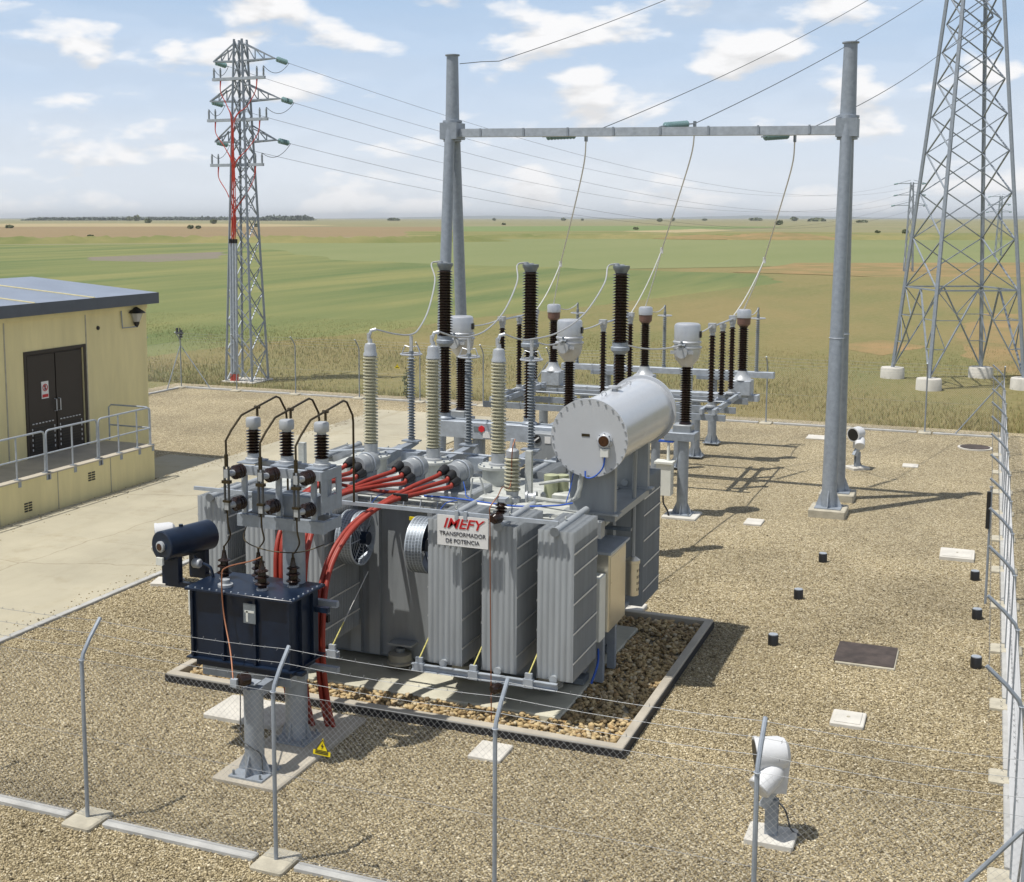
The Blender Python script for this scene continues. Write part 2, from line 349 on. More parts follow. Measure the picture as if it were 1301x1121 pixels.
def clone(o, parent=None, loc=None, rz=None, label=None):
    c = o.copy(); C.objects.link(c); c.parent = parent
    if loc is not None: c.location = loc
    if rz is not None: c.rotation_euler = (0, 0, rz)
    if label: c['label'] = label
    for ch in list(o.children): clone(ch, c)
    return c
def sheds(rc, rs, z0, z1, n, fat=0.):
    """insulator profile: n sheds on a core, drooping under-side"""
    p = (z1 - z0) / n; out = []
    for i in range(n):
        z = z0 + i * p
        out += [(rc, z), (rc*1.02, z + p*.30), (rs, z + p*(.36-fat)), (rs, z + p*(.46+fat)), (rc + (rs-rc)*.35, z + p*(.72+fat*.5)), (rc, z + p*.86)]
    return out + [(rc, z1)]
def arc(p0, p1, sag, n=14, side=(0, 0, 0)):
    p0 = Vector(p0); p1 = Vector(p1); s = Vector(side)
    return [p0.lerp(p1, i/n) + (Vector((0, 0, -sag)) + s) * (4*(i/n)*(1-i/n)) for i in range(n+1)]
def spline(pts, k=8):
    P = [Vector(p) for p in pts]; P = [P[0]*2 - P[1]] + P + [P[-1]*2 - P[-2]]; out = []
    for i in range(1, len(P) - 2):
        a, b, c, d = P[i-1:i+3]
        for j in range(k):
            t = j / k; out.append(.5*((2*b) + (c-a)*t + (2*a-5*b+4*c-d)*t*t + (3*b-a-3*c+d)*t*t*t))
    return out + [P[-2]]
def fast_mesh(name, V, Fc, material, tones=None, parent=None):
    """V (n,3) and triangles Fc (m,3) as numpy"""
    me = bpy.data.meshes.new(name); me.vertices.add(len(V)); me.vertices.foreach_set('co', V.astype(np.float32).ravel())
    me.loops.add(Fc.size); me.loops.foreach_set('vertex_index', Fc.astype(np.int32).ravel())
    me.polygons.add(len(Fc)); me.polygons.foreach_set('loop_start', np.arange(0, Fc.size, Fc.shape[1], dtype=np.int32))
    me.update(calc_edges=True); me.validate()
    if tones is not None:
        a = me.color_attributes.new('tone', 'FLOAT_COLOR', 'POINT'); a.data.foreach_set('color', tones.astype(np.float32).ravel())
    me.materials.append(MAT[material]); o = bpy.data.objects.new(name, me); C.objects.link(o)
    if parent: o.parent = parent
    return o
def stones(name, xy, z, size, cols, material='stone', flat=.6, lift=.35):
    """low stones, 20 triangles each, one mesh"""
    g = (1 + 5 ** .5) / 2
    I = np.array([(-1,g,0),(1,g,0),(-1,-g,0),(1,-g,0),(0,-1,g),(0,1,g),(0,-1,-g),(0,1,-g),(g,0,-1),(g,0,1),(-g,0,-1),(-g,0,1)]); I /= np.linalg.norm(I[0])
    T = np.array([(0,11,5),(0,5,1),(0,1,7),(0,7,10),(0,10,11),(1,5,9),(5,11,4),(11,10,2),(10,7,6),(7,1,8),(3,9,4),(3,4,2),(3,2,6),(3,6,8),(3,8,9),(4,9,5),(2,4,11),(6,2,10),(8,6,7),(9,8,1)])
    keep = None
    n = len(xy); V = I[None] * (1 + rng.normal(0, .16, (n, 12, 1))); sc = size[:, None] * np.stack([rng.uniform(.85, 1.35, n), rng.uniform(.7, 1.0, n), rng.uniform(flat*.8, flat*1.25, n)], 1)
    V = V * sc[:, None, :]; a = rng.uniform(0, 6.28, n); ca, sa = np.cos(a)[:, None], np.sin(a)[:, None]
    V = np.stack([V[..., 0]*ca - V[..., 1]*sa, V[..., 0]*sa + V[..., 1]*ca, V[..., 2]], -1)
    tl = rng.normal(0, .25, (n, 2)); V[..., 2] += V[..., 0]*tl[:, :1] + V[..., 1]*tl[:, 1:]
    V += np.stack([xy[:, 0], xy[:, 1], z + size*lift], 1)[:, None, :]
    Fc = (T[None] + (np.arange(n)*12)[:, None, None]).reshape(-1, 3)
    cols = np.array(cols); k = rng.uniform(0, len(cols)-1.001, n); i = k.astype(int); f = (k - i)[:, None]
    col = cols[i]*(1-f) + cols[i+1]*f; col = np.concatenate([col, np.ones((n, 1))], 1); tones = np.repeat(col[:, None], 12, 1).reshape(-1, 4)
    return fast_mesh(name, V.reshape(-1, 3), Fc, material, tones)
def flat_poly(name, pts, z, material, sub=None):
    m = M(); m.add([(x, y, z) for x, y in pts], [tuple(range(len(pts)))]); return m.build(name, material)

# ------------------------------------------------------------------ the land
_F, _CX, _CY, _P, _A = 1613.3, 576.0, 484.7, .1277, R(22.97)
def survey(px, py):
    """a point of the flat plain, read off the photograph as a bearing and a dip below the horizon"""
    a = (px - _CX) / _F; b = -(py - _CY) / _F
    x, y, z = a, math.cos(_P) + b*math.sin(_P), -math.sin(_P) + b*math.cos(_P)
    t = -7.0 / z
    return ((x*math.cos(_A) - y*math.sin(_A))*t, (x*math.sin(_A) + y*math.cos(_A))*t)
m = M()
for r0, r1 in ((0, 300), (300, 3000), (3000, 40000)):
    n = 48
    if r0 == 0: struct(M().add([(r1*math.cos(2*math.pi*i/n), r1*math.sin(2*math.pi*i/n), -.06) for i in range(n)], [tuple(range(n))]).build('meadow', 'dry_grass'))
    else:
        vs = [(r*math.cos(2*math.pi*i/n), r*math.sin(2*math.pi*i/n), -.06) for r in (r0, r1) for i in range(n)]
        m.add(vs, [(i, n+i, n+(i+1)%n, (i+1)%n) for i in range(n)])
struct(m.build('ground', 'far_olive'))
fz = [-.055]
def field(name, pix, material, jit=.012, sub=9, cap=2.5):
    P = [survey(*p) for p in pix]; out = []
    for i in range(len(P)):
        a, b = P[i], P[(i+1) % len(P)]
        for j in range(sub):
            t = j / sub; x = a[0]+(b[0]-a[0])*t; y = a[1]+(b[1]-a[1])*t; k = min(math.hypot(x, y) * jit, cap, .3*math.hypot(b[0]-a[0], b[1]-a[1])/sub) if j else 0
            out.append((x + random.uniform(-k, k), y + random.uniform(-k, k)))
    fz[0] += .004
    o = flat_poly(name, out, fz[0], material); bm = bmesh.new(); bm.from_mesh(o.data); bmesh.ops.triangulate(bm, faces=bm.faces)
    for f in bm.faces:
        if f.normal.z < 0: f.normal_flip()
    bm.to_mesh(o.data); bm.free()
    return struct(o)
field('stubble_field', [(-600, 286.5), (120, 284), (330, 284.5), (430, 286.5), (330, 288.5), (-600, 289.5)], 'stubble')
field('ploughed_field', [(-600, 289.5), (200, 288), (560, 288.5), (600, 296), (560, 301), (-600, 304)], 'ploughed')
field('crop_strip', [(560, 288), (830, 287), (1010, 288.5), (860, 293), (590, 294.5)], 'bright_green', .006)
field('grass_bank', [(520, 294), (860, 294), (1500, 298), (1900, 300), (1900, 305), (1000, 305), (520, 304.5)], 'bank_grass')
field('dirt_track', [(790, 294), (890, 291), (935, 293), (860, 296)], 'stubble', .006)
field('soil_heap_ground', [(900, 300), (960, 297.5), (1060, 298.5), (1100, 301), (1050, 303), (920, 303)], 'orange_soil')
field('pale_field', [(250, 306), (560, 303.5), (1900, 304), (1900, 338), (1000, 338), (600, 345), (330, 345)], 'pale_green', .004)
field('wheat_field', [(-900, 312), (100, 311), (300, 309.5), (420, 330), (600, 337), (960, 348), (1010, 362), (930, 420), (600, 500), (180, 560), (-900, 480)], 'green_wheat', .008)
field('bare_soil_patch', [(110, 327), (200, 323), (286, 320), (284, 328), (200, 333), (115, 331)], 'purple_soil', .015)
field('ploughed_strip', [(930, 346), (1010, 334), (1900, 333), (1900, 351), (1150, 353), (1010, 348)], 'orange_soil', .004)
field('dry_meadow', [(120, 462), (320, 436), (480, 422), (600, 404), (760, 388), (940, 366), (1050, 352), (1900, 352), (2500, 640), (1290, 600), (700, 545), (120, 530)], 'dry_grass', .05, 26, 6)
field('bare_earth', [(1205, 425), (1255, 398), (1330, 400), (1420, 430), (1380, 500), (1290, 478), (1230, 455)], 'orange_soil', .02)
field('bare_earth', [(1050, 440), (1120, 432), (1180, 440), (1120, 452)], 'orange_soil', .02)
# low grassy bank in front of the ploughed land, with a real height
def bank(pixline, h, wid, name):
    P = [Vector((*survey(*p), 0)) for p in pixline]; n = 140; vs = []; fs = []
    L = spline(P, n // (len(P)-1))
    for i, p in enumerate(L):
        d = (L[min(i+1, len(L)-1)] - L[max(i-1, 0)]).normalized(); q = Vector((-d.y, d.x, 0))
        e = math.sin(math.pi * min(1, i/12) / 2) * math.sin(math.pi * min(1, (len(L)-1-i)/12) / 2)
        for j in range(7):
            t = j/6; vs.append(p + q*(t-.5)*wid + Vector((0, 0, -.1 + h*e*math.sin(math.pi*t)*random.uniform(.65, 1.2))))
    for i in range(len(L)-1):
        for j in range(6): fs.append((i*7+j, i*7+j+1, i*7+j+8, i*7+j+7))
    m = M(); m.add(vs, fs, True); return struct(m.build(name, 'bank_grass'))
bank([(-300, 312), (60, 309), (110, 308.5), (300, 308), (470, 308), (640, 306)], 1.9, 22, 'grass_bank')
bank([(560, 303), (800, 303), (1000, 304), (1250, 304.5), (1600, 305)], 1.5, 24, 'grass_bank')
m = M(); cx, cy = survey(985, 303.5)
for dx, dy, r, h in ((0, 0, 30, 2.4), (-22, -4, 18, 1.6), (24, -2, 22, 1.8), (45, 4, 15, 1.1)):
    m.lathe([(r*(1-(t/6)**1.5)*random.uniform(.93, 1.05)+.3, h*(t/6)) for t in range(7)], (cx+dx*.92+dy*.4, cy+dy+dx*.39, -.1), (0, 0, 1), 22)
struct(m.build('soil_heap', 'orange_soil'))
# distant blue hills behind the plain
m = M()
for a0, a1, D, h in ((-32, 22, 20000, 40), (-6, 34, 23000, 60)):
    vs = []; n = 70
    for i in range(n+1):
        a = R(22.97 - (a0 + (a1-a0)*i/n)); z = h*(.62+.38*math.sin(i*.31+D))*min(1, i/8, (n-i)/8) + random.uniform(0, 8)
        x, y = -math.sin(a), math.cos(a); vs += [(x*D, y*D, -5), (x*(D+500), y*(D+500), z - 8), (x*(D+2500), y*(D+2500), -5)]
    m.add(vs, [q for i in range(n) for q in ((i*3, i*3+3, i*3+4, i*3+1), (i*3+1, i*3+4, i*3+5, i*3+2))], True)
struct(m.build('hills', 'distant_wood'))

# leafy clumps for the far bushes and the wood on the horizon
def leaves(cx, cy, rx, ry, h, n, s, z0=0):
    k = rng.normal(0, 1, (n, 3)); k /= np.linalg.norm(k, axis=1)[:, None]; k *= rng.uniform(.55, 1.0, (n, 1))
    c = np.stack([cx + k[:, 0]*rx, cy + k[:, 1]*ry, z0 + h*(.5 + .5*k[:, 2])], 1)
    a = rng.normal(0, 1, (n, 3)); a /= np.linalg.norm(a, axis=1)[:, None]; b = np.cross(a, rng.normal(0, 1, (n, 3))); b /= np.linalg.norm(b, axis=1)[:, None]
    q = s*rng.uniform(.6, 1.4, (n, 1)); V = np.stack([c - a*q, c + b*q*.9, c + a*q, c - b*q*.9], 1).reshape(-1, 3)
    return V, (np.arange(n)*4)[:, None] + np.array([[0, 1, 2, 3]])
spots = [(165, 279.5, 13, 6, 'round dark bush beside the horizon wood'), (174, 281, 11, 9, 'tall tree-like bush where the pale track meets the wood'),
         (188, 283.5, 11, 6, 'bush standing just below the tall bush by the track'), (242, 291, 10, 6, 'darker of two bushes above the brown ploughed field'),
         (252, 291, 9, 5, 'lighter of two bushes above the brown ploughed field'), (271, 284.5, 11, 7, 'lone grey-green bush behind the lattice pylon with red cables'),
         (326, 288.5, 9, 5, 'small bush just behind the lattice pylon with red cables'), (12, 290, 14, 4, 'low bush on the tan stubble above the hut roof'),
         (115, 301.5, 10, 3.5, 'scrubby bush on the crest of the grass bank'), (628, 279, 6, 4, 'small bush on the horizon beside the gantry column'),
         (716, 276.5, 8, 4, 'dark horizon bush behind the tall breaker poles'), (740, 277, 5, 3.5, 'tiny horizon bush left of the hanging wire'),
         (808, 292, 9, 3.5, 'low bush by the bright green crop strip'), (838, 282, 9, 5, 'bush above the pale dirt track'), (855, 281, 7, 5, 'rounder bush beside the bush above the pale dirt track'),
         (990, 286, 12, 7, 'dark bush behind the orange soil heap'), (1009, 281, 11, 6, 'round bush on the horizon beyond the soil heap'),
         (1038, 281.5, 26, 3, 'long low hedge on the horizon beyond the soil heap'), (960, 280.5, 18, 3.5, 'wide low scrub on the skyline'), (1115, 296.5, 8, 4, 'small bush in the pale field beyond the gantry'),
         (1150, 297, 10, 6, 'round dark bush at the foot of the far pylon'), (1095, 283, 16, 3, 'low scrub line right of the gantry column'), (500, 279.5, 22, 2.5, 'thin scrub on the skyline behind the tall bushings'),
         (895, 280, 8, 3, 'tiny scrub tuft on the skyline'), (640, 286, 7, 3, 'small scrub tuft above the green crop strip')]
for px, py, wp, hp, lab in spots:
    x, y = survey(px, max(py, 280.6)); d = math.hypot(x, y, 7); k = d / 1613.; r = wp*k*.40; h = hp*k*.8
    t = thing('bush', lab, 'bush', (x, y, 0), 'bushes scattered over the plain')
    V, Fc = leaves(0, 0, r, r*.8, h, 130, r*.22 + h*.05); fast_mesh('crown', V, Fc, 'bush_leaf', None, t)
    tr = M(); tr.cyl((0, 0, -.2), (0, 0, h*.55), r*.06, r*.03, 6); tr.build('trunk', 'bark', t, False)
Vs, Fs, nb = [], [], 0
for x0, x1, D, h in ((38, 165, 4200, 11), (165, 400, 4500, 13), (330, 396, 3800, 17)):
    for px in np.arange(x0, x1, 2.2):
        a = R(22.97) - math.atan((px - _CX)/_F); x, y = -math.sin(a)*D, math.cos(a)*D
        e = min(1, (px-x0)/10, (x1-px)/5); V, Fc = leaves(x, y, 7, 34, h*max(.25, e)*random.uniform(.8, 1.1), 26, 3.4, -1); Vs.append(V); Fs.append(Fc + nb); nb += len(V)
o = fast_mesh('horizon_wood', np.concatenate(Vs), np.concatenate(Fs), 'distant_wood'); stuff(tag(o, 'long dark wood running along the far horizon', 'wood'))

# grasses of the meadow behind the yard
def in_view(x, y, pad=.04):
    c, s = math.cos(_A), math.sin(_A); X = c*x + s*y; Y = -s*x + c*y
    d = Y*math.cos(_P) + 7*math.sin(_P); t = X/np.maximum(d, .1)
    return (Y > 0) & (t > (-_CX/_F) - pad) & (t < ((1301-_CX)/_F) + pad)
n = 170000; x = rng.uniform(-60, 30, n); y = 45.1 + 34*rng.uniform(0, 1, n)**1.7
patch = np.sin(x*.31 + 1.3*np.sin(y*.2)) + np.sin(y*.43 + x*.17) + rng.normal(0, .7, n)
k = in_view(x, y) & (patch > -.9); x, y, patch = x[k], y[k], patch[k]; n = len(x)
h = rng.uniform(.05, .20, n)*np.clip((81-y)/22, .15, 1)*(.8+.25*np.clip(patch, -1, 2)); wd = rng.uniform(.010, .018, n); a = rng.uniform(0, 6.28, n); lx, ly = rng.normal(0, .35, n)*h, rng.normal(0, .35, n)*h
V = np.stack([np.stack([x-np.cos(a)*wd, y-np.sin(a)*wd, x*0-.05], 1), np.stack([x+np.cos(a)*wd, y+np.sin(a)*wd, x*0-.05], 1), np.stack([x+lx, y+ly, h], 1)], 1)
pal = np.array([(.33, .265, .125), (.28, .235, .10), (.21, .215, .08), (.15, .18, .06), (.40, .34, .18)])
ci = rng.choice(5, n, p=[.30, .27, .18, .08, .17]); green = rng.uniform(0, 1, n) < np.clip((-x-8)/60, 0, .4); ci[green] = rng.choice([2, 3], green.sum())
tn = np.repeat(np.concatenate([pal[ci], np.ones((n, 1))], 1)[:, None], 3, 1).reshape(-1, 4)
o = fast_mesh('meadow_grass', V.reshape(-1, 3), np.arange(3*n).reshape(-1, 3), 'stone', tn); stuff(tag(o, 'dry tan and green meadow grass growing behind the yard fence', 'grass'))

# ------------------------------------------------------------------ the yard
struct(flat_poly('gravel_yard', [(-31.9, -4), (1.9, -4), (1.9, 45.0), (-31.9, 45.0)], .012, 'gravel'))
PIT = (-11.27, -4.13, 15.40, 21.22); PAD = (-10.2, -5.25, 16.19, 20.45)
road = bpy.data.objects.new('road', None); C.objects.link(road); struct(road)
vv = [-3, 3.2, 9.4, 15.6, 21.8, 28.0, 34.4, 41.35]
for a, b in zip(vv[:-1], vv[1:]):
    x1 = -14.95
    M().box(-20.45, x1 - (.45 if b > 40 else 0), a + .010, b - .010, -.1, .05, .01).build('slab', 'road_concrete', road)
M().box(-22.3, -20.46, 27.9, 30.9, -.1, .046, .01).build('slab', 'road_concrete', road)
M().box(-22.25, -20.56, -3, 27.85, -.1, .03).build('gravel_strip', 'gravel', road)
M().box(-14.94, -14.82, -3, 35, -.1, .06, .01).build('edge_kerb', 'kerb_concrete', road)
# loose stones in front of the camera (real relief where they can be told apart)
n = 520000; x = rng.uniform(-17.5, .4, n); y = 8.6 + 20*rng.uniform(0, 1, n)**1.45
k = in_view(x, y, .03) & ~((x > PIT[0]-.02) & (x < PIT[1]+.02) & (y > PIT[2]-.02) & (y < PIT[3]+.02)) & ~(x < -14.8) & (rng.uniform(0, 1, n) > (y-19)/10)
x, y = x[k], y[k]; n = min(len(x), 165000); x, y = x[:n], y[:n]
O = np.array([(1,0,0),(0,1,0),(-1,0,0),(0,-1,0),(0,0,1),(0,0,-1)], float); T = np.array([(0,1,4),(1,2,4),(2,3,4),(3,0,4),(1,0,5),(2,1,5),(3,2,5),(0,3,5)])
V = O[None]*(1+rng.normal(0, .2, (n, 6, 1))); s = rng.uniform(.008, .018, n)*np.where(rng.uniform(0, 1, n) < .06, 1.5, 1)
V = V*np.stack([s*rng.uniform(.9, 1.5, n), s*rng.uniform(.7, 1.1, n), s*rng.uniform(.5, .9, n)], 1)[:, None]
a = rng.uniform(0, 6.28, n); ca, sa = np.cos(a)[:, None], np.sin(a)[:, None]; b = rng.normal(0, .6, n)[:, None]; cb, sb = np.cos(b), np.sin(b)
X, Y, Z = V[..., 0], V[..., 1], V[..., 2]; X, Z = X*cb - Z*sb, X*sb + Z*cb; V = np.stack([X*ca - Y*sa, X*sa + Y*ca, Z], -1)
V += np.stack([x, y, .012 + s*.35], 1)[:, None]
gc = np.array(GCOL); kk = np.clip(rng.normal(2.0, 1.0, n), 0, 3.99); i = kk.astype(int); f = (kk-i)[:, None]; col = gc[i]*(1-f)+gc[i+1]*f
tn = np.repeat(np.concatenate([col, np.ones((n, 1))], 1)[:, None], 6, 1).reshape(-1, 4)
o = fast_mesh('gravel', V.reshape(-1, 3), (T[None] + (np.arange(n)*6)[:, None, None]).reshape(-1, 3), 'stone', tn); stuff(tag(o, 'loose tan gravel covering the substation yard', 'gravel'))

n = 700; x = -14.88 - np.abs(rng.normal(0, .22, n)); y = rng.uniform(9, 40, n); x2 = -20.5 + np.abs(rng.normal(0, .3, 500)); y2 = rng.uniform(20, 41, 500)
o = stones('spilled_gravel', np.stack([np.concatenate([x, x2]), np.concatenate([y, y2])], 1), .052, rng.uniform(.008, .018, n+500), GCOL); stuff(tag(o, 'stray pebbles scattered along the concrete road edges', 'gravel'))
# transformer pit: kerb, pad and river stones
pit = thing('oil_pit', 'concrete-kerbed pit of large tan stones under the big transformer', 'oil pit', (-7.7, 18.3, 0))
x0, x1, y0, y1 = PIT
for q in ((x0, x1, y0, y0+.13), (x0, x1, y1-.13, y1), (x0, x0+.13, y0+.131, y1-.131), (x1-.13, x1, y0+.131, y1-.131)):
    M().box(*q, .01, .155, .012).build('kerb', 'concrete', pit)
for q in ((x0-.01, x1+.01, y0-.014, y0-.002), (x1+.002, x1+.014, y0-.01, y1+.01), (x0-.014, x0-.002, y0-.01, y1+.01)):
    M().box(*q, .0, .118).build('bitumen_coat', 'bitumen', pit)
M().box(*PAD, -.1, .10, .02).build('foundation_pad', 'pad_concrete', pit)
M().box(x0+.12, x1-.12, y0+.12, y1-.12, -.1, .013).build('pit_floor', 'old_concrete', pit)
n = 15500; x = rng.uniform(x0+.15, x1-.15, n); y = rng.uniform(y0+.15, y1-.15, n); s = rng.uniform(.026, .052, n)
k = ~((x > PAD[0]-.02) & (x < PAD[1]+.02) & (y > PAD[2]-.02) & (y < PAD[3]+.02)); x, y, s = x[k], y[k], s[k]
o = stones('river_stones', np.stack([x, y], 1), .02 + rng.uniform(0, .05, len(x)), s, [(.14, .105, .06), (.31, .225, .115), (.47, .35, .175), (.56, .44, .245), (.37, .24, .11), (.62, .54, .37)])
stuff(o); o.parent = pit; o.matrix_parent_inverse = Matrix.Translation(-pit.location)

# ------------------------------------------------------------------ flat covers, slabs and pipes in the gravel
def cover(name, label, x0, x1, y0, y1, h, material, lid=None, group=None):
    t = thing(name, label, 'cover' if name != 'slab' else 'slab', ((x0+x1)/2, (y0+y1)/2, 0), group)
    M().box(x0, x1, y0, y1, -.05, h, .012).build('frame', material, t)
    if lid:
        M().box(x0+.05, x1-.05, y0+.05, y1-.05, h+.002, h+.012, .004).build('lid', lid, t)
        M().cyl(((x0+x1)/2, (y0+y1)/2, h+.012), ((x0+x1)/2, (y0+y1)/2, h+.02), .025, n=10).build('lifting_eye', 'old_concrete', t)
    return t
cover('manhole_cover', 'white square concrete manhole cover nearest the front floodlight', -1.78, -1.33, 17.57, 18.1, .07, 'pale_concrete', 'pale_concrete')
cover('manhole_cover', 'larger white manhole cover beside the marker stake', -.73, -.06, 27.42, 28.2, .09, 'pale_concrete', 'pale_concrete')
cover('manhole_cover', 'pale square slab cover at the front edge of the stone pit', -6.0, -5.55, 14.62, 15.15, .06, 'pale_concrete')
t = thing('inspection_hatch', 'rusty dark steel hatch lying in the gravel', 'hatch', (-1.55, 20.65, 0))
M().box(-2.0, -1.1, 20.17, 21.15, -.05, .05, .01).build('frame', 'old_concrete', t); M().box(-2.03, -1.12, 20.21, 21.19, .052, .066, .006).build('plate', 'rust', t)
cover('slab', 'white concrete slab under the fence by the front-most lamp', -1.8, -1.25, 11.75, 12.35, .05, 'pale_concrete')
cover('slab', 'small pale slab near the foot of the rear current transformer column', -5.0, -4.6, 28.85, 29.4, .06, 'pale_concrete')
cover('slab', 'small white slab in the gravel behind the gantry column', -2.1, -1.68, 37.5, 37.95, .05, 'pale_concrete')
cover('slab', 'pale slab in the gravel close to the back fence', -5.25, -4.3, 41.2, 41.9, .05, 'pale_concrete')
cover('slab', 'pale slab showing behind the right corner of the transformer pit', -5.9, -5.45, 21.3, 21.85, .09, 'pale_concrete')
t = thing('round_manhole', 'round dark manhole cover near the back right fence corner', 'cover', (-.24, 41.5, 0))
M().cyl((-.24, 41.5, -.05), (-.24, 41.5, .05), .5, n=28).build('ring', 'pale_concrete', t); M().cyl((-.24, 41.5, .05), (-.24, 41.5, .065), .43, n=28).build('lid', 'rust', t)
for lab, x, y in (('black pipe stub in line with two others, the one beside the transformer shadow', -3.04, 20.7), ('black pipe stub, middle one of the row beside the transformer', -3.02, 23.5), ('black pipe stub in front of the right gantry column', -2.92, 26.3),
                  ('black pipe stub close to the rusty hatch along the right fence', .06, 20.85), ('black pipe stub at the foot of the marker stake', .04, 23.5), ('black pipe stub beside the larger white manhole cover', -.03, 26.1)):
    t = thing('pipe_stub', lab, 'pipe', (x, y, 0), 'black capped pipe stubs standing in the gravel')
    M().lathe([(.085, -.05), (.085, .18), (.08, .187)], (x, y, 0), n=16).build('pipe', 'black', t); M().lathe([(.075, .183), (.075, .20), (.06, .205)], (x, y, 0), n=16).build('cap', 'galvanised_pale', t)
t = thing('marker_stake', 'thin steel stake with a black sleeve standing by the right fence', 'stake', (.17, 24.5, 0))
M().cyl((.17, 24.5, -.1), (.17, 24.5, 2.17), .022, n=8).build('rod', 'galvanised', t); M().box(.10, .165, 24.46, 24.54, 1.42, 2.1).build('sleeve', 'black', t); M().cyl((.17, 24.5, 2.17), (.17, 24.5, 2.2), .035, n=8).build('tip', 'aluminium', t)

# ------------------------------------------------------------------ fences
POSTH = 2.0; ARM = .36
def post_mesh():
    m = M(); m.tube([(0, 0, -.05), (0, 0, 1.0), (0, 0, 1.94), (.03, 0, 2.03), (.16, 0, 2.18), (ARM, 0, 2.0+ARM)], .024, 8); return m
pm = post_mesh().build('post', 'galvanised'); post_me = pm.data; bpy.data.objects.remove(pm)
fm = M(); fm.box(-.24, .24, -.2, .2, -.06, .07, .02); pm = fm.build('footing', 'old_concrete'); foot_me = pm.data; bpy.data.objects.remove(pm)
clip_m = M(); clip_m.torus((0, 0, 1.97), .03, .006, (0, 0, 1), 10, 5)
pm = clip_m.build('wire_clip', 'galvanised_pale'); clip_me = pm.data; bpy.data.objects.remove(pm)
def fence(name, label, axis, const, s0, s1, posts, inward, net_from=None, net_to=None):
    """axis 'x' or 'y': the direction the fence runs in; inward = +1/-1 lean of the barbed arms"""
    def W(s, off, z): return (s, const + off*inward, z) if axis == 'x' else (const + off*inward, s, z)
    rz = {('x', 1): R(90), ('x', -1): R(-90), ('y', 1): 0, ('y', -1): R(180)}[(axis, inward)]
    t = thing(name, label, 'fence', W((s0+s1)/2, 0, 0)); L = t.location
    for s in posts:
        for nm, me in (('post', post_me), ('footing', foot_me), ('wire_clip', clip_me)):
            o = bpy.data.objects.new(nm, me); C.objects.link(o); o.parent = t; o.location = Vector(W(s, 0, 0)) - L; o.rotation_euler = (0, 0, rz + (random.uniform(-.02, .02) if nm == 'post' else 0))
    edges = [s0] + [p for p in sorted(posts) if s0 < p < s1] + [s1]
    for a, b in zip(edges[:-1], edges[1:]):
        if b - a < .7: continue
        p, q = W(a+.25, -.07, 0), W(b-.25, .07, 0)
        M().box(min(p[0], q[0]), max(p[0], q[0]), min(p[1], q[1]), max(p[1], q[1]), -.05, .075 + random.uniform(-.008, .008), .015).build('kerb', 'kerb_concrete', t)
    for off, z in ((0, 1.97), (0, 1.05), (0, .12)):
        M().tube([W(s0, off, z), W(s1, off, z)], .0022, 4, False).build('tension_wire', 'barbed', t)
    for off, z in ((.09, 2.10), (.21, 2.22), (.33, 2.335)):
        m = M(); pts = []; e = sorted(posts); sg = [e[0]] + e[1:]
        for a, b in zip(sg[:-1], sg[1:]): pts += arc(W(a, off, z), W(b, off, z), .03, 6)[:-1]
        pts.append(Vector(W(sg[-1], off, z))); m.tube(pts, .0026, 4, False)
        s = s0
        while s < s1:
            if net_from is None or net_from < s < net_to:
                dz = z - .02 + random.uniform(-.005, .01)
                m.tube([W(s, off-.012, dz-.012), W(s+.004, off+.012, dz+.014)], .0018, 3, False); m.tube([W(s+.006, off+.012, dz-.012), W(s+.002, off-.012, dz+.014)], .0018, 3, False)
            s += .16
        m.build('barbed_wire', 'barbed', t)
    # chain-link: straight diagonal wires woven in two planes
    a0, a1 = (net_from if net_from is not None else s0), (net_to if net_to is not None else s1); V = []; Fc = []; k = 0; zb, zt = .09, 1.96; hgt = zt - zb; r = .0012
    for dr, off in ((1, .003), (-1, -.003)):
        s = a0 - hgt
        while s < a1:
            p = [s, zb]; q = [s + hgt, zt]
            if dr < 0: p, q = [s + hgt, zb], [s, zt]
            def cl(A, B):
                if A[0] < a0: f = (a0-A[0])/(B[0]-A[0]); return [a0, A[1]+(B[1]-A[1])*f]
                if A[0] > a1: f = (a1-A[0])/(B[0]-A[0]); return [a1, A[1]+(B[1]-A[1])*f]
                return A
            P, Q = cl(p, q), cl(q, p)
            if abs(P[1]-Q[1]) > .03:
                for e in (P, Q):
                    for j in range(3): V.append(W(e[0] + r*math.cos(j*2.094)*.7, off + r*math.sin(j*2.094), e[1] + r*math.cos(j*2.094)*-.7*dr))
                for j in range(3): Fc.append((k+j, k+(j+1)%3, k+3+(j+1)%3, k+3+j))
                k += 6
            s += .0707
    o = fast_mesh('chain_link', np.array(V) - np.array(L), np.array(Fc), 'wire', None, t); stuff(o)
    return t
fp = [-17.1, -14.55, -11.98, -9.42, -6.88, -4.33, -1.76, .5]
fence('chain_link_fence', 'front chain-link fence with bent galvanised posts and barbed wire', 'x', 11.28, -17.1, .5, fp, 1)
fence('chain_link_fence', 'right chain-link fence seen edge-on along the gravel yard', 'y', .5, 11.3, 43.8, [13.95, 16.65, 19.25, 21.86, 24.42, 26.95, 29.65, 32.3, 34.85, 37.6, 40.4, 43.8], -1)
bp_ = [-30.85, -28.15, -25.4, -22.55, -19.95, -17.35, -14.75, -12.15, -9.5, -6.92, -4.3, -1.8, .5]
fence('chain_link_fence', 'back chain-link fence between the yard and the meadow', 'x', 43.8, -30.85, .5, bp_, -1)
fence('chain_link_fence', 'left chain-link fence running behind the yellow hut', 'y', -30.85, 30, 43.8, [30.4, 33, 35.7, 38.4, 41.1], 1)
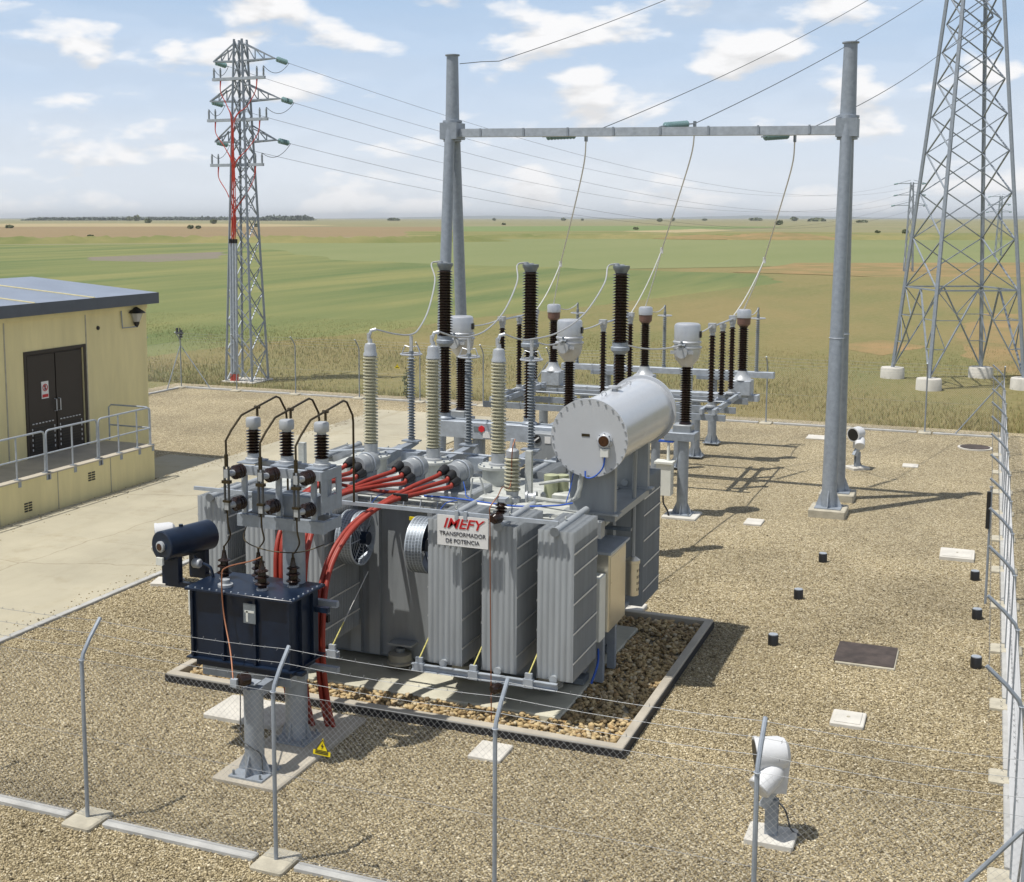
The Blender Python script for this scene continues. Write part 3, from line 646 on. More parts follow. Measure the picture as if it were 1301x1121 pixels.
def brace(label, p0, p1):
    o = M().cyl(p0, p1, .021, n=8); o = o.build('fence_brace', 'galvanised'); tag(o, label, 'brace', 'diagonal braces at the fence corners'); return o
brace('diagonal brace rising to the back right fence corner', (-.9, 43.79, .02), (.47, 43.79, 1.85))
brace('diagonal brace at the front right fence corner', (.5, 13.0, .02), (.5, 11.31, 1.85))
brace('brace on the front fence side of the front right corner', (-.9, 11.28, .02), (.47, 11.28, 1.85))
brace('diagonal brace along the left fence at the back left corner', (-30.83, 42.75, .02), (-30.83, 43.75, 1.75))
brace('diagonal brace along the back fence at the back left corner', (-29.4, 43.79, .02), (-30.8, 43.79, 1.75))
brace('brace of the middle back fence post, hut side', (-16.0, 43.79, .02), (-14.8, 43.79, 1.8))
brace('brace of the middle back fence post, gantry side', (-13.5, 43.79, .02), (-14.7, 43.79, 1.8))
def weed(label, x, y, h):
    t = thing('weed', label, 'weed', (x, y, 0)); M().tube([(0, 0, -.05), (.03, .02, h*.5), (.0, .0, h)], [.012, .009, .003], 6).build('stem', 'bush_leaf', t, False)
    V, Fc = leaves(0, 0, .16, .16, h, 170, .045, 0); fast_mesh('foliage', V, Fc, 'bush_leaf', None, t)
weed('tall leafy weed growing just behind the back fence', -20.9, 44.6, 1.25)
def warn_sign(label, loc, s, rz):
    t = thing('warning_sign', label, 'sign', loc)
    m = M(); m.prism([(-s, -.001, 0), (s, -.001, 0), (s, -.001, s*.5), (s*.62, -.001, s*.55), (0, -.001, s*1.9), (-s*.62, -.001, s*.55), (-s, -.001, s*.5)], (0, .003, 0)); m.build('plate', 'yellow', t, False)
    m = M(); b = .62
    tri = [(-s*.72, s*.52), (s*.72, s*.52), (0, s*1.72)]
    for i in range(3):
        (ax, az), (bx, bz) = tri[i], tri[(i+1) % 3]; m.beam((ax, -.003, az), (bx, -.003, bz), .002, s*.07, (0, 0, 1) if i == 0 else (1, 0, 0))
    m.prism([(s*.06, -.004, s*1.35), (-s*.16, -.004, s*.98), (s*.02, -.004, s*.98), (-s*.06, -.004, s*.66), (s*.20, -.004, s*1.08), (s*.03, -.004, s*1.08)], (0, .002, 0))
    for z in (.16, .32): m.box(-s*.75, s*.75, -.004, -.002, s*z, s*(z+.09))
    m.build('pictogram', 'black', t, False); t.rotation_euler = (R(-3), R(4), rz); return t
warn_sign('yellow triangular danger sign hung on the front fence mesh', (-6.29, 11.265, 1.36), .10, R(4))
warn_sign('yellow triangular danger sign on the back fence', (-20.9, 43.77, 1.28), .10, 0)
m = M(); m.cyl((-30.85, 43.8, 2.0), (-30.85, 43.8, 2.5), .03, n=8); m.box(-31.02, -30.72, 43.72, 43.86, 2.25, 2.33); m.cyl((-30.98, 43.78, 2.3), (-30.98, 43.78, 2.5), .05, n=10); m.cyl((-30.76, 43.78, 2.1), (-30.76, 43.78, 2.42), .04, n=10)
tag(m.build('alarm_beacon', 'wire_dark'), 'small dark beacon fixed on the back left fence corner post', 'beacon')

# ------------------------------------------------------------------ the yellow hut
hut = thing('control_hut', 'yellow rendered control hut with a flat grey sheet roof and raised walkway', 'building', (-24.4, 20, 0))
WX = -22.2
m = M(); m.box(-26.3, WX, -2, 24.93, 0, 4.62); m.box(-26.3, WX, 27.12, 29.9, 0, 4.62); m.box(-26.3, WX, 24.93, 27.12, 3.6, 4.62); m.box(-26.3, WX-.12, 24.93, 27.12, 0, 3.6)
m.build('wall', 'stucco', hut)
for y in (24.2, 27.25, 21.2): M().box(WX, WX+.012, y-.02, y+.02, .96, 4.6).build('render_joint', 'old_concrete', hut)
M().box(WX, WX+.05, 15, 29.9, 4.46, 4.6).build('eaves_band', 'stucco', hut)
roof = M().prism([(-21.9, -2, 4.60), (-21.9, -2, 4.9), (-26.45, -2, 5.27), (-26.45, -2, 4.60)], (0, 32.1, 0)).build('roof', 'roof_sheet', hut)
M().box(-21.9, -21.885, -2, 30.1, 4.598, 4.905).build('fascia', 'roof_fascia', roof)
M().prism([(-21.9, 30.1, 4.60), (-21.9, 30.1, 4.9), (-26.45, 30.1, 5.27), (-26.45, 30.1, 4.60)], (0, .014, 0)).build('fascia', 'roof_fascia', roof)
for y in (18.4, 20.6, 22.8, 25.0, 27.3):
    M().prism([(-21.9, y-.02, 4.903), (-21.9, y+.02, 4.903), (-26.45, y+.02, 5.273), (-26.45, y-.02, 5.273)], (0, 0, .022)).build('roof_seam', 'stucco', roof)
# double door
door = M().box(WX-.11, WX-.05, 24.94, 27.11, .97, 3.59).build('door', 'door_brown', hut)
for y0, y1 in ((24.99, 26.0), (26.04, 27.06)):
    M().box(WX-.05, WX-.02, y0, y1, 1.0, 3.55).build('door_leaf', 'door_brown', door)
    l = M()
    for i in range(9): l.beam((WX-.012, y0+.14, 1.12+i*.072), (WX-.012, y1-.14, 1.12+i*.072), .012, .045)
    l.build('louvre', 'black', door)
    for i in range(7): M().box(WX-.02, WX-.004, y0+.10+i*.122, y0+.16+i*.122, 1.80, 1.825).build('rivet_mark', 'white_paint', door)
    for i in range(5):
        for yy in (y0+.08, y1-.10): M().box(WX-.02, WX-.004, yy, yy+.022, 1.12+i*.13, 1.18+i*.13).build('rivet_mark', 'white_paint', door)
for y in (25.95, 26.1): M().tube([(WX-.02, y, 2.05), (WX+.05, y, 2.06), (WX+.05, y, 2.36), (WX-.02, y, 2.37)], .014, 6).build('handle', 'aluminium', door)
sg = M().box(WX-.018, WX-.008, 25.47, 25.73, 2.42, 2.86).build('safety_notice', 'sign_white', door)
n_ = M(); n_.torus((WX-.004, 25.6, 2.70), .085, .012, (1, 0, 0), 20, 5); n_.beam((WX-.004, 25.54, 2.76), (WX-.004, 25.66, 2.64), .01, .02); n_.box(WX-.008, WX-.004, 25.49, 25.71, 2.45, 2.53); n_.build('red_print', 'sign_red', door)
n_ = M(); n_.box(WX-.008, WX-.003, 25.575, 25.625, 2.64, 2.76); n_.build('black_print', 'sign_ink', door)
M().cyl((WX-.01, 27.75, 4.06), (WX+.03, 27.75, 4.06), .055, n=12).build('wall_port', 'black', hut)
for q in ((24.84, 24.93, .966, 3.68), (27.12, 27.21, .966, 3.68)): M().box(WX, WX+.02, *q).build('door_frame', 'door_brown', hut)
M().box(WX, WX+.02, 24.931, 27.119, 3.60, 3.68).build('door_frame', 'door_brown', hut)
# walkway
M().box(WX, -20.55, -2, 27.85, 0, .93).build('walkway_wall', 'stucco', hut)
M().box(WX+.002, -20.53, -2, 27.87, .931, .965, .008).build('walkway_floor', 'concrete', hut)
for y in (24.0, 26.0, 22.0): M().box(-20.55, -20.54, y-.012, y+.012, .02, .93).build('render_joint', 'old_concrete', hut)
for y, z in ((22.95, .30), (25.25, .60), (20.6, .3)):
    m = M(); 
    for i in range(2):
        for j in range(4): m.box(-20.55, -20.537, y-.13+i*.14, y-.02+i*.14, z-.12+j*.06, z-.085+j*.06)
    stuff(m.build('vent_slots', 'black', hut))
rl = M
def rail(y0, y1, posts):
    r = M().tube([(-20.62, y0, 1.0), (-20.62, y0, 1.88), (-20.62, y0+.03, 1.95), (-20.62, y0+.1, 1.975), (-20.62, y1-.1, 1.975), (-20.62, y1-.03, 1.95), (-20.62, y1, 1.88), (-20.62, y1, 1.0)], .024, 8).build('handrail', 'galvanised_pale', hut)
    M().cyl((-20.62, y0, 1.42), (-20.62, y1, 1.42), .02, n=8).build('mid_rail', 'galvanised_pale', r)
    for y in posts: M().cyl((-20.62, y, .9), (-20.62, y, 1.96), .022, n=8).build('post', 'galvanised_pale', r)
    for y in [y0, y1] + posts: M().box(-20.68, -20.54, y-.05, y+.05, .80, .985).build('clamp', 'galvanised', r)
rail(23.72, 25.60, [24.65]); rail(25.66, 27.8, [26.45, 27.22]); rail(21.75, 23.66, [22.7]); rail(19.8, 21.7, [20.7])
r = M().tube([(-20.66, 27.82, 1.0), (-20.66, 27.82, 1.9), (-20.74, 27.82, 1.975), (-21.9, 27.82, 1.975), (-21.98, 27.82, 1.9), (-21.98, 27.82, 1.0)], .022, 8).build('end_handrail', 'galvanised_pale', hut)
M().cyl((-20.66, 27.82, 1.42), (-21.98, 27.82, 1.42), .02, n=8).build('mid_rail', 'galvanised_pale', r)
lamp = thing('wall_lantern', 'black-capped wall lantern on a bracket under the hut eaves', 'lamp', (-22.1, 29.3, 4.0))
M().tube([(WX+.02, 28.75, 4.5), (WX+.05, 28.75, 3.98), (-22.1, 29.3, 3.98)], .018, 6).build('bracket', 'galvanised', lamp)
M().lathe([(.03, 3.96), (.08, 4.06), (.085, 4.12)], (-22.1, 29.32, 0), n=12).build('socket', 'black', lamp)
M().lathe([(.09, 4.12), (.19, 4.36)], (-22.1, 29.32, 0), n=8, smooth=False).build('lamp_glass', 'lamp_glass', lamp)
M().lathe([(.27, 4.365), (.20, 4.42), (.03, 4.53)], (-22.1, 29.32, 0), n=8, smooth=False).build('lamp_cap', 'black', lamp)

# ------------------------------------------------------------------ the power transformer
tf = thing('power_transformer', 'large grey power transformer with radiator banks and a drum conservator', 'transformer', (-7.8, 18.4, .1))
TX0, TX1, TY0, TY1, TZ = -10.65, -5.42, 17.28, 19.45, 2.68
tank = M().box(TX0, TX1, TY0, TY1, .22, TZ-.06).build('tank', 'grey_paint', tf)
for x in (-10.4, -8.95, -8.62, -7.62, -6.95, -5.5):
    M().box(x-.09, x+.09, TY0-.10, TY0-.001, .24, TZ-.08).build('stiffener', 'grey_paint', tank)
for y in (17.7, 18.4, 19.1): M().box(TX1+.001, TX1+.10, y-.08, y+.08, .24, TZ-.08).build('stiffener', 'grey_paint', tank)
M().box(TX0-.1, TX1+.1, TY0-.11, TY1+.11, TZ-.058, TZ, .01).build('flange', 'cover_paint', tf)
M().box(TX0-.06, TX1+.06, TY0-.07, TY1+.07, TZ+.002, TZ+.05, .01).build('cover', 'cover_paint', tf)
fb = M()
for i in range(46): 
    x = TX0 + .02 + i*.125
    fb.cyl((x, TY0-.095, TZ), (x, TY0-.095, TZ+.03), .012, n=6)
stuff(fb.build('flange_bolts', 'galvanised', tf))
M().box(-10.6, -5.3, 17.45, 17.75, .12, .21).build('skid', 'dark_steel', tf); M().box(-10.6, -5.3, 18.95, 19.25, .12, .21).build('skid', 'dark_steel', tf)
for x in (-8.12, -7.05, -9.8, -5.7):
    y = 17.05; wh = M(); wh.lathe([(.10, -.09), (.21, -.08), (.21, -.05), (.18, -.03), (.18, .07), (.10, .09)], (x, y, .29), (0, 0, 1), 22)
    wo_ = wh.build('wheel', 'wheel_iron', tf); M().cyl((x, y, .37), (x, y, .44), .07, n=12).build('hub', 'dark_steel', wo_)
    M().box(x-.2, x+.2, y-.02, TY0, .47, .50).build('wheel_bracket', 'grey_paint', tf)
# radiators
def radiator_plates(n=21, wdt=.52, pitch=.054, h=2.1, th=.007):
    """vertical fluted plates stacked along y from 0 backwards; x from 0 to wdt"""
    m = M(); k = 6; prof = [(0, 0)]
    fl = wdt / k
    for i in range(k):
        x = i*fl; prof += [(x+fl*.14, 0), (x+fl*.26, -.011), (x+fl*.74, -.011), (x+fl*.86, 0)]
    prof.append((wdt, 0))
    for j in range(n):
        y = j*pitch; np_ = len(prof); vs = []
        zz = [(0, 0, 0), (.05, 1, .0), (h-.05, 1, .0), (h, 0, 0)]
        for z, amp, _ in zz: vs += [(x, y + dy*amp, z) for x, dy in prof]
        fs = [(a*np_+i, a*np_+i+1, (a+1)*np_+i+1, (a+1)*np_+i) for a in range(3) for i in range(np_-1)]
        m.add(vs, fs)
        b = [(0, y+th, 0), (wdt, y+th, 0), (wdt, y+th, h), (0, y+th, h)]
        m.add([(0, y, 0), (wdt, y, 0), (wdt, y, h), (0, y, h)] + b, [(4, 7, 6, 5), (0, 4, 5, 1), (1, 5, 6, 2), (2, 6, 7, 3), (3, 7, 4, 0)])
    return m
RZ0, RH = .70, 2.10
pl = radiator_plates(); tmp = pl.build('plates', 'radiator_paint'); plate_me = tmp.data; bpy.data.objects.remove(tmp)
def radiator(x, yfront, flip=False):
    e = bpy.data.objects.new('radiator', plate_me); C.objects.link(e); e.parent = tf
    D = 21*.054
    loc = Vector((x, yfront, RZ0)) if not flip else Vector((x+.52, yfront, RZ0)); e.location = loc - tf.location
    if flip: e.rotation_euler = (0, 0, math.pi)
    def sub(nm, m, mt): return m.build(nm, mt, e, False)
    for z, r in ((RH-.0, .052), (.03, .045)):
        sub('header_pipe', M().cyl((.26, -.045, z), (.26, D+.25, z), r, n=14), 'radiator_paint'); sub('header_cap', M().cyl((.26, -.075, z), (.26, -.045, z), r*1.25, n=16), 'radiator_paint')
    sub('lifting_eye', M().torus((.26, .42, RH+.085), .024, .008, (1, 0, 0), 12, 5), 'cover_paint')
    for xx in (-.006, .522):
        for z in (.26, .68, 1.10, 1.52, 1.80): sub('strap', M().box(xx-.004 if xx < 0 else xx, xx if xx < 0 else xx+.004, .0, D-.03, z-.012, z+.012), 'strap')
    return e
RX = [-11.03, -10.19, -9.36, -7.17, -6.35, -5.53]
for x in RX: radiator(x, 16.0)
for x in RX: radiator(x, 20.82, True)
# rails tying the radiators together
M().box(-8.75, -5.20, 15.86, 15.90, 2.915, 2.968).build('top_rail', 'galvanised_pale', tf); M().box(-11.0, -8.9, 15.86, 15.90, 2.915, 2.968).build('top_rail', 'galvanised_pale', tf)
for x0_, x1_ in ((-7.37, -5.19), (-10.9, -8.55)):
    m = M(); m.box(x0_, x1_, 15.84, 15.90, .60, .612); m.box(x0_, x1_, 15.84, 15.90, .688, .70); m.box(x0_, x1_, 15.885, 15.90, .612, .688); m.build('bottom_rail', 'galvanised_pale', tf)
for x in (-7.25, -6.42, -5.60, -8.65):
    b = M(); b.box(x-.07, x+.07, 15.825, 15.905, .60, .72); b.box(x-.05, x+.05, 15.84, 15.89, .72, .80); b.build('tie_anchor', 'galvanised_pale', tf)
    M().cyl((x, 15.86, .78), (x+.25, 16.55, 1.75), .006, n=6).build('tie_rod', 'strap', tf)
    M().cyl((x, 15.86, .78), (x+.08, 16.08, 1.09), .010, n=6).build('tie_sleeve', 'rope', tf)
# fans
def fan(x, y, z, side):
    f = M().lathe([(.395, -.10), (.41, -.10), (.41, .17), (.395, .17), (.395, -.10)], (x, y, z), (side, 0, 0), 32, cap=False).build('fan', 'fan_white', tf)
    g = M()
    for r in np.arange(.09, .40, .05): g.torus((x+side*.165, y, z), float(r), .0035, (1, 0, 0), 28, 4)
    for k in range(8):
        t = k*math.pi/4; g.cyl((x+side*.165, y, z), (x+side*.165, y+.40*math.cos(t), z+.40*math.sin(t)), .006, n=5)
    g.build('guard', 'galvanised_pale', f)
    M().cyl((x-.02*side, y, z), (x+side*.26, y, z), .10, n=16).build('motor', 'blue_paint', f)
    m = M()
    for k in range(6):
        t = k*math.pi/3; c, s_ = math.cos(t), math.sin(t); q = lambda r, w_, dx: (x+side*(.07+dx), y+r*c-w_*s_, z+r*s_+w_*c)
        m.add([q(.09, -.05, -.03), q(.09, .05, .03), q(.36, .12, .05), q(.36, -.08, -.04)], [(0, 1, 2, 3)])
    m.build('blade', 'blue_paint', f)
    # perforated shroud: slotted band round the drum
    m = M()
    for k in range(56):
        t = 2*math.pi*k/56
        for a in (-.07, -.02, .03, .08, .13):
            c, s_ = math.cos(t+.03*(a > .02)), math.sin(t+.03*(a > .02))
            m.beam((x+side*(a-.017), y+.4105*c, z+.4105*s_), (x+side*(a+.019), y+.4105*c, z+.4105*s_), .036, .004, (0, c, s_))
    stuff(m.build('shroud_slots', 'dark_steel', f))
    return f
fan(-8.62, 16.5, 2.27, 1); fan(-7.42, 16.5, 2.27, -1)
# LV cable boxes with bushing wells
LVX = [-9.12, -8.27, -7.50]
M().box(-9.55, -7.10, 17.5, 18.35, TZ+.05, TZ+.17, .02).build('bushing_plinth', 'grey_paint', tf)
def cable_box(x):
    y = 17.62; z = 3.10
    b = M().lathe([(.145, 0), (.165, .03), (.165, .17), (.175, .18), (.175, .21), (.165, .22), (.165, .42), (.13, .47)], (x, y, z), (.12, 1, 0), 22).build('cable_box', 'grey_paint', tf)
    M().box(x-.12, x+.16, y+.05, y+.40, TZ+.16, z-.10, .02).build('saddle', 'dark_steel', b)
    M().torus((x+.03, y+.24, z), .182, .010, (.12, 1, 0), 24, 6).build('clamp_band', 'galvanised_pale', b)
    for dx, dz in ((-.11, .07), (.02, .0), (.08, -.09)):
        M().lathe([(.055, -.16), (.062, -.12), (.075, -.06), (.08, .02)], (x+dx, y, z+dz), (.1, 1, .2), 12).build('cable_boot', 'black', b)
    return b
for x in LVX: cable_box(x)
# cable tray and blue control cables along the front of the cover
M().cyl((-9.3, 17.17, 2.80), (-6.9, 17.17, 2.80), .035, n=10).build('cable_duct', 'enclosure', tf)
M().cyl((-6.95, 17.12, 2.80), (-5.9, 17.12, 2.76), .03, n=10).build('cable_duct', 'enclosure', tf)
for i in range(9): M().cyl((-9.2+i*.28, 17.10, 2.62), (-9.2+i*.28, 17.16, 2.80), .010, n=5).build('duct_bracket', 'galvanised_pale', tf)
bc = M()
for pts in ([(-7.75, 17.15, 2.84), (-7.3, 17.14, 2.85), (-6.95, 17.13, 2.84), (-6.3, 17.12, 2.82), (-5.7, 17.2, 2.86), (-5.45, 17.3, 2.90)], [(-8.4, 17.2, 2.86), (-8.2, 17.14, 2.86), (-7.8, 17.14, 2.85)],
            [(-7.3, 17.62, 3.0), (-7.22, 17.5, 2.9), (-7.12, 17.3, 2.86), (-6.9, 17.13, 2.84)]):
    pass
for pts, r in (([(-7.75, 17.15, 2.84), (-7.3, 17.14, 2.85), (-6.95, 17.13, 2.84), (-6.3, 17.12, 2.82), (-5.7, 17.2, 2.86), (-5.45, 17.3, 2.90)], .022), ([(-8.45, 17.2, 2.86), (-8.2, 17.14, 2.86), (-7.8, 17.14, 2.85)], .018),
               ([(-7.3, 17.62, 3.0), (-7.22, 17.5, 2.9), (-7.12, 17.3, 2.86), (-6.9, 17.13, 2.84)], .012), ([(-8.35, 17.15, 2.84), (-8.5, 17.1, 2.78), (-8.6, 17.05, 2.66)], .012), ([(-7.2, 17.13, 2.82), (-7.35, 17.05, 2.78), (-7.45, 16.95, 2.62)], .012),
               ([(-5.55, 17.3, 2.9), (-5.52, 17.4, 3.1), (-5.5, 17.47, 3.3)], .014), ([(-5.2, 17.85, .92), (-5.15, 17.7, .6), (-5.1, 17.5, .45), (-5.15, 17.35, .2)], .03)):
    M().tube(spline(pts, 6), r*.6, 6).build('control_cable', 'blue_cable', tf)
# HV turrets and bushings
HVX = [-9.52, -8.37, -7.22]; HVY = 18.9
def hv_bushing(x):
    tr = M().lathe([(.26, TZ+.05), (.26, 3.0), (.33, 3.0), (.33, 3.04)], (x, HVY, 0), n=28).build('turret', 'cover_paint', tf)
    for k in range(12): M().cyl((x+.295*math.cos(k*.5236), HVY+.295*math.sin(k*.5236), 3.04), (x+.295*math.cos(k*.5236), HVY+.295*math.sin(k*.5236), 3.065), .016, n=6).build('bolt', 'galvanised', tr)
    b = M().lathe([(.155, 3.04), (.155, 3.07), (.115, 3.08), (.115, 3.22), (.12, 3.24)], (x, HVY, 0), n=20).build('bushing', 'cast_aluminium', tf)
    M().lathe(sheds(.082, .126, 3.24, 4.72, 27, .07), (x, HVY, 0), n=20).build('porcelain', 'ivory_porcelain', b)
    M().lathe([(.118, 4.72), (.118, 4.75), (.10, 4.79), (.10, 4.86), (.085, 4.92), (.04, 4.94), (.035, 5.0)], (x, HVY, 0), n=18).build('cap', 'cast_aluminium', b)
    c = M(); c.box(x-.045, x+.0, HVY-.03, HVY+.03, 4.98, 5.10); c.tube([(x-.02, HVY, 5.04), (x+.01, HVY+.02, 5.14), (x+.08, HVY+.06, 5.16)], .03, 8); c.build('terminal_clamp', 'aluminium', b)
for x in HVX: hv_bushing(x)
# surge arresters on brackets behind the tank
def arrester(x):
    y = 20.42
    br = M().prism([(x-.07, 19.3, 2.80), (x-.07, 19.3, 2.98), (x-.07, 20.58, 3.02), (x-.07, 20.58, 2.96)], (.14, 0, 0)).build('arrester_bracket', 'galvanised', tf)
    M().box(x-.16, x+.16, 20.33, 20.51, 3.025, 3.05).build('foot_plate', 'galvanised', br)
    a = M().lathe([(.06, 3.05), (.06, 3.09)] + sheds(.042, .074, 3.09, 4.55, 28) + [(.045, 4.55), (.045, 4.66)], (x, y, 0), n=14).build('surge_arrester', 'grey_polymer', tf)
    M().torus((x, y, 4.60), .185, .017, (0, 0, 1), 28, 8).build('grading_ring', 'aluminium', a)
    for k in range(2): M().tube([(x, y, 4.72), (x+(.12 if k else -.12), y, 4.75), (x+(.18 if k else -.18), y, 4.61)], .010, 6).build('ring_arm', 'aluminium', a)
    M().box(x-.025, x+.025, y-.02, y+.02, 4.66, 4.93).build('terminal', 'aluminium', a)
for x in (-9.47, -8.36, -7.20): arrester(x)
# neutral bushing, relay, valves, small fittings on the cover
nb = M().lathe([(.13, TZ+.05), (.13, 2.80), (.09, 2.82), (.10, 2.90)], (-6.55, 17.75, 0), n=18).build('neutral_bushing', 'cast_aluminium', tf)
M().lathe(sheds(.080, .126, 2.90, 3.42, 9, .07), (-6.55, 17.75, 0), n=20).build('porcelain', 'ivory_porcelain', nb)
M().lathe([(.10, 3.42), (.10, 3.52), (.05, 3.56), (.03, 3.70)], (-6.55, 17.75, 0), n=16).build('cap', 'cast_aluminium', nb)
M().box(-6.36, -6.26, 17.78, 17.86, TZ+.05, 3.52).build('cover_post', 'cover_paint', tf)
M().cyl((-6.05, 18.1, TZ+.05), (-6.05, 18.1, 3.12), .11, n=16).build('gauge_housing', 'green_relay', tf); M().cyl((-5.92, 18.25, TZ+.05), (-5.92, 18.25, 3.10), .10, n=16).build('gauge_housing', 'green_relay', tf)
M().tube([(-6.25, 17.62, 2.86), (-5.85, 17.5, 2.86), (-5.55, 17.42, 2.88), (-5.40, 17.42, 2.98), (-5.38, 17.42, 3.25)], .032, 8).build('oil_pipe', 'cover_paint', tf)
M().tube([(-6.15, 17.85, 3.02), (-5.75, 17.8, 3.12), (-5.3, 17.9, 3.10)], .026, 8).build('oil_pipe', 'cover_paint', tf)
M().lathe([(.09, 0), (.09, .03), (.06, .04), (.06, .12), (.09, .13), (.09, .16)], (-6.28, 17.62, 2.86), (1, .1, 0), 14).build('valve', 'cast_aluminium', tf)
M().box(-6.2, -5.65, 18.0, 18.45, TZ+.05, 2.86, .03).build('tap_changer_cover', 'cover_paint', tf)
M().box(-6.95, -6.5, 17.36, 17.62, TZ+.05, 2.86, .02).build('junction_box', 'cover_paint', tf)
M().tube([(-7.15, 17.5, TZ+.05), (-7.10, 17.5, 3.1), (-6.98, 17.5, 3.12), (-6.85, 17.52, TZ+.05)], .014, 6).build('lifting_frame', 'cover_paint', tf)
M().box(-10.35, -10.25, 17.9, 18.0, TZ+.05, 3.35).build('cover_post', 'cover_paint', tf)
M().tube([(-10.5, 18.9, 3.02), (-9.6, 19.4, 3.06), (-8.0, 19.4, 3.08), (-6.4, 19.4, 3.06)], .02, 6).build('support_rail', 'galvanised_pale', tf)
M().box(-10.1, -9.75, 18.5, 19.3, TZ+.05, 2.92, .02).build('hatch_cover', 'cover_paint', tf)
M().box(-9.1, -8.8, 19.2, 19.45, 2.85, 3.06).build('bracket_root', 'galvanised', tf); M().box(-7.9, -7.6, 19.2, 19.45, 2.85, 3.06).build('bracket_root', 'galvanised', tf)
M().box(-8.0, -7.85, 17.15, 17.18, 2.44, 2.49).build('lifting_mark', 'yellow', tf)
# conservator
CX, CZ, CR, CY0, CY1 = -5.24, 3.86, .52, 17.42, 20.32
cn = M().lathe([(CR, 0), (CR, CY1-CY0)], (CX, CY0, CZ), (0, 1, 0), 48).build('conservator', 'conservator_paint', tf)
for y0_ in (CY0-.05, CY1+.0): M().lathe([(CR+.055, 0), (CR+.055, .05)], (CX, y0_, CZ), (0, 1, 0), 48).build('end_flange', 'conservator_paint', cn)
for k in range(28):
    t = 2*math.pi*k/28; x, z = CX+(CR+.03)*math.cos(t), CZ+(CR+.03)*math.sin(t)
    for ya, yb in ((CY0-.066, CY0-.05), (CY1+.05, CY1+.066)): M().cyl((x, ya, z), (x, yb, z), .014, n=6).build('bolt', 'grey_paint', cn)
g = M().lathe([(.115, 0), (.115, .03), (.095, .035), (.095, .07), (.085, .08)], (CX+.24, CY0-.05, CZ-.02), (0, -1, 0), 24).build('oil_gauge', 'conservator_paint', cn)
M().lathe([(.078, .081), (.07, .09)], (CX+.24, CY0-.05, CZ-.02), (0, -1, 0), 20).build('gauge_glass', 'glass_eye', cn)
for k in range(8): M().cyl((CX+.24+.102*math.cos(k*.785), CY0-.105, CZ-.02+.102*math.sin(k*.785)), (CX+.24+.102*math.cos(k*.785), CY0-.08, CZ-.02+.102*math.sin(k*.785)), .009, n=6).build('gauge_bolt', 'dark_steel', cn)
M().box(CX+.19, CX+.31, CY0-.12, CY0-.05, CZ-.25, CZ-.13, .006).build('gauge_box', 'enclosure', cn)
M().tube(spline([(CX+.25, CY0-.08, CZ-.25), (CX+.22, CY0-.09, CZ-.42), (CX+.1, CY0-.1, CZ-.55), (CX-.02, CY0-.1, CZ-.57), (CX-.04, CY0-.08, CZ-.48)], 6), .012, 6).build('gauge_cable', 'blue_cable', cn)
M().box(CX-.11, CX+.01, CY0-.056, CY0-.052, CZ+.02, CZ+.06).build('name_plate', 'bronze', cn)
M().lathe([(.05, 0), (.05, .05), (.10, .055), (.10, .085)], (CX, 18.7, CZ+CR-.01), (0, 0, 1), 16).build('filler', 'conservator_paint', cn)
for y in (18.1, 19.5): M().torus((CX, y, CZ+CR+.03), .035, .01, (0, 1, 0), 14, 6).build('lifting_eye', 'conservator_paint', cn)
for y in (17.62, 19.55):
    M().box(CX-.34, CX+.34, y-.06, y+.06, 2.72, CZ-.36).build('conservator_leg', 'grey_paint', tf); M().box(CX-.42, CX+.42, y-.09, y+.09, 2.70, 2.735).build('leg_flange', 'grey_paint', tf)
M().box(CX-.1, CX+.34, 17.60, 19.6, 2.60, 2.70).build('conservator_beam', 'grey_paint', tf)
M().tube([(CX-.12, 17.45, CZ-.5), (CX-.14, 17.42, 3.1), (CX-.2, 17.42, 2.95)], .035, 8).build('oil_pipe', 'cover_paint', tf)
M().tube([(CX+.34, 18.7, CZ-.38), (-4.93, 18.8, 3.1), (-4.95, 18.85, 2.6), (-4.95, 18.85, 1.75)], .035, 8).build('breather_pipe', 'grey_paint', tf)
br = M().lathe([(.10, 1.16), (.10, 1.66), (.115, 1.67), (.115, 1.72), (.05, 1.77)], (-4.95, 18.85, 0), n=18).build('breather', 'stainless', tf)
for k in range(3):
    for j in range(4): M().box(-4.853-.012*abs(k-1), -4.845-.012*abs(k-1), 18.795+k*.05, 18.81+k*.05, 1.24+j*.10, 1.28+j*.10).build('breather_slot', 'black', br)
M().tube([(-5.42, 17.75, 2.50), (-5.12, 17.8, 2.52), (-5.05, 18.3, 2.60), (-5.05, 19.3, 2.64)], .05, 10).build('oil_pipe', 'cover_paint', tf)
M().box(-5.40, -4.93, 18.62, 18.7, 2.22, 2.27).build('pipe_bracket', 'dark_steel', tf)
M().box(-5.41, -5.05, 17.4, 17.6, 2.38, 2.62).build('gusset_box', 'grey_paint', tf)
# control cabinet on the right end
cb = M().box(-5.36, -4.98, 17.62, 18.55, .92, 2.10, .012).build('control_cabinet', 'stainless', tf)
M().box(-5.38, -4.94, 17.56, 18.61, 2.102, 2.14).build('cabinet_roof', 'galvanised_pale', cb)
M().box(-4.979, -4.972, 17.68, 18.49, .97, 2.04).build('cabinet_door', 'stainless', cb)
M().box(-5.34, -5.02, 17.30, 17.60, .86, 1.82, .01).build('side_cabinet', 'enclosure', tf)
M().box(-5.2, -5.08, 17.7, 17.8, .1, .92).build('cabinet_foot', 'galvanised', tf); M().box(-5.2, -5.08, 18.35, 18.45, .1, .92).build('cabinet_foot', 'galvanised', tf)
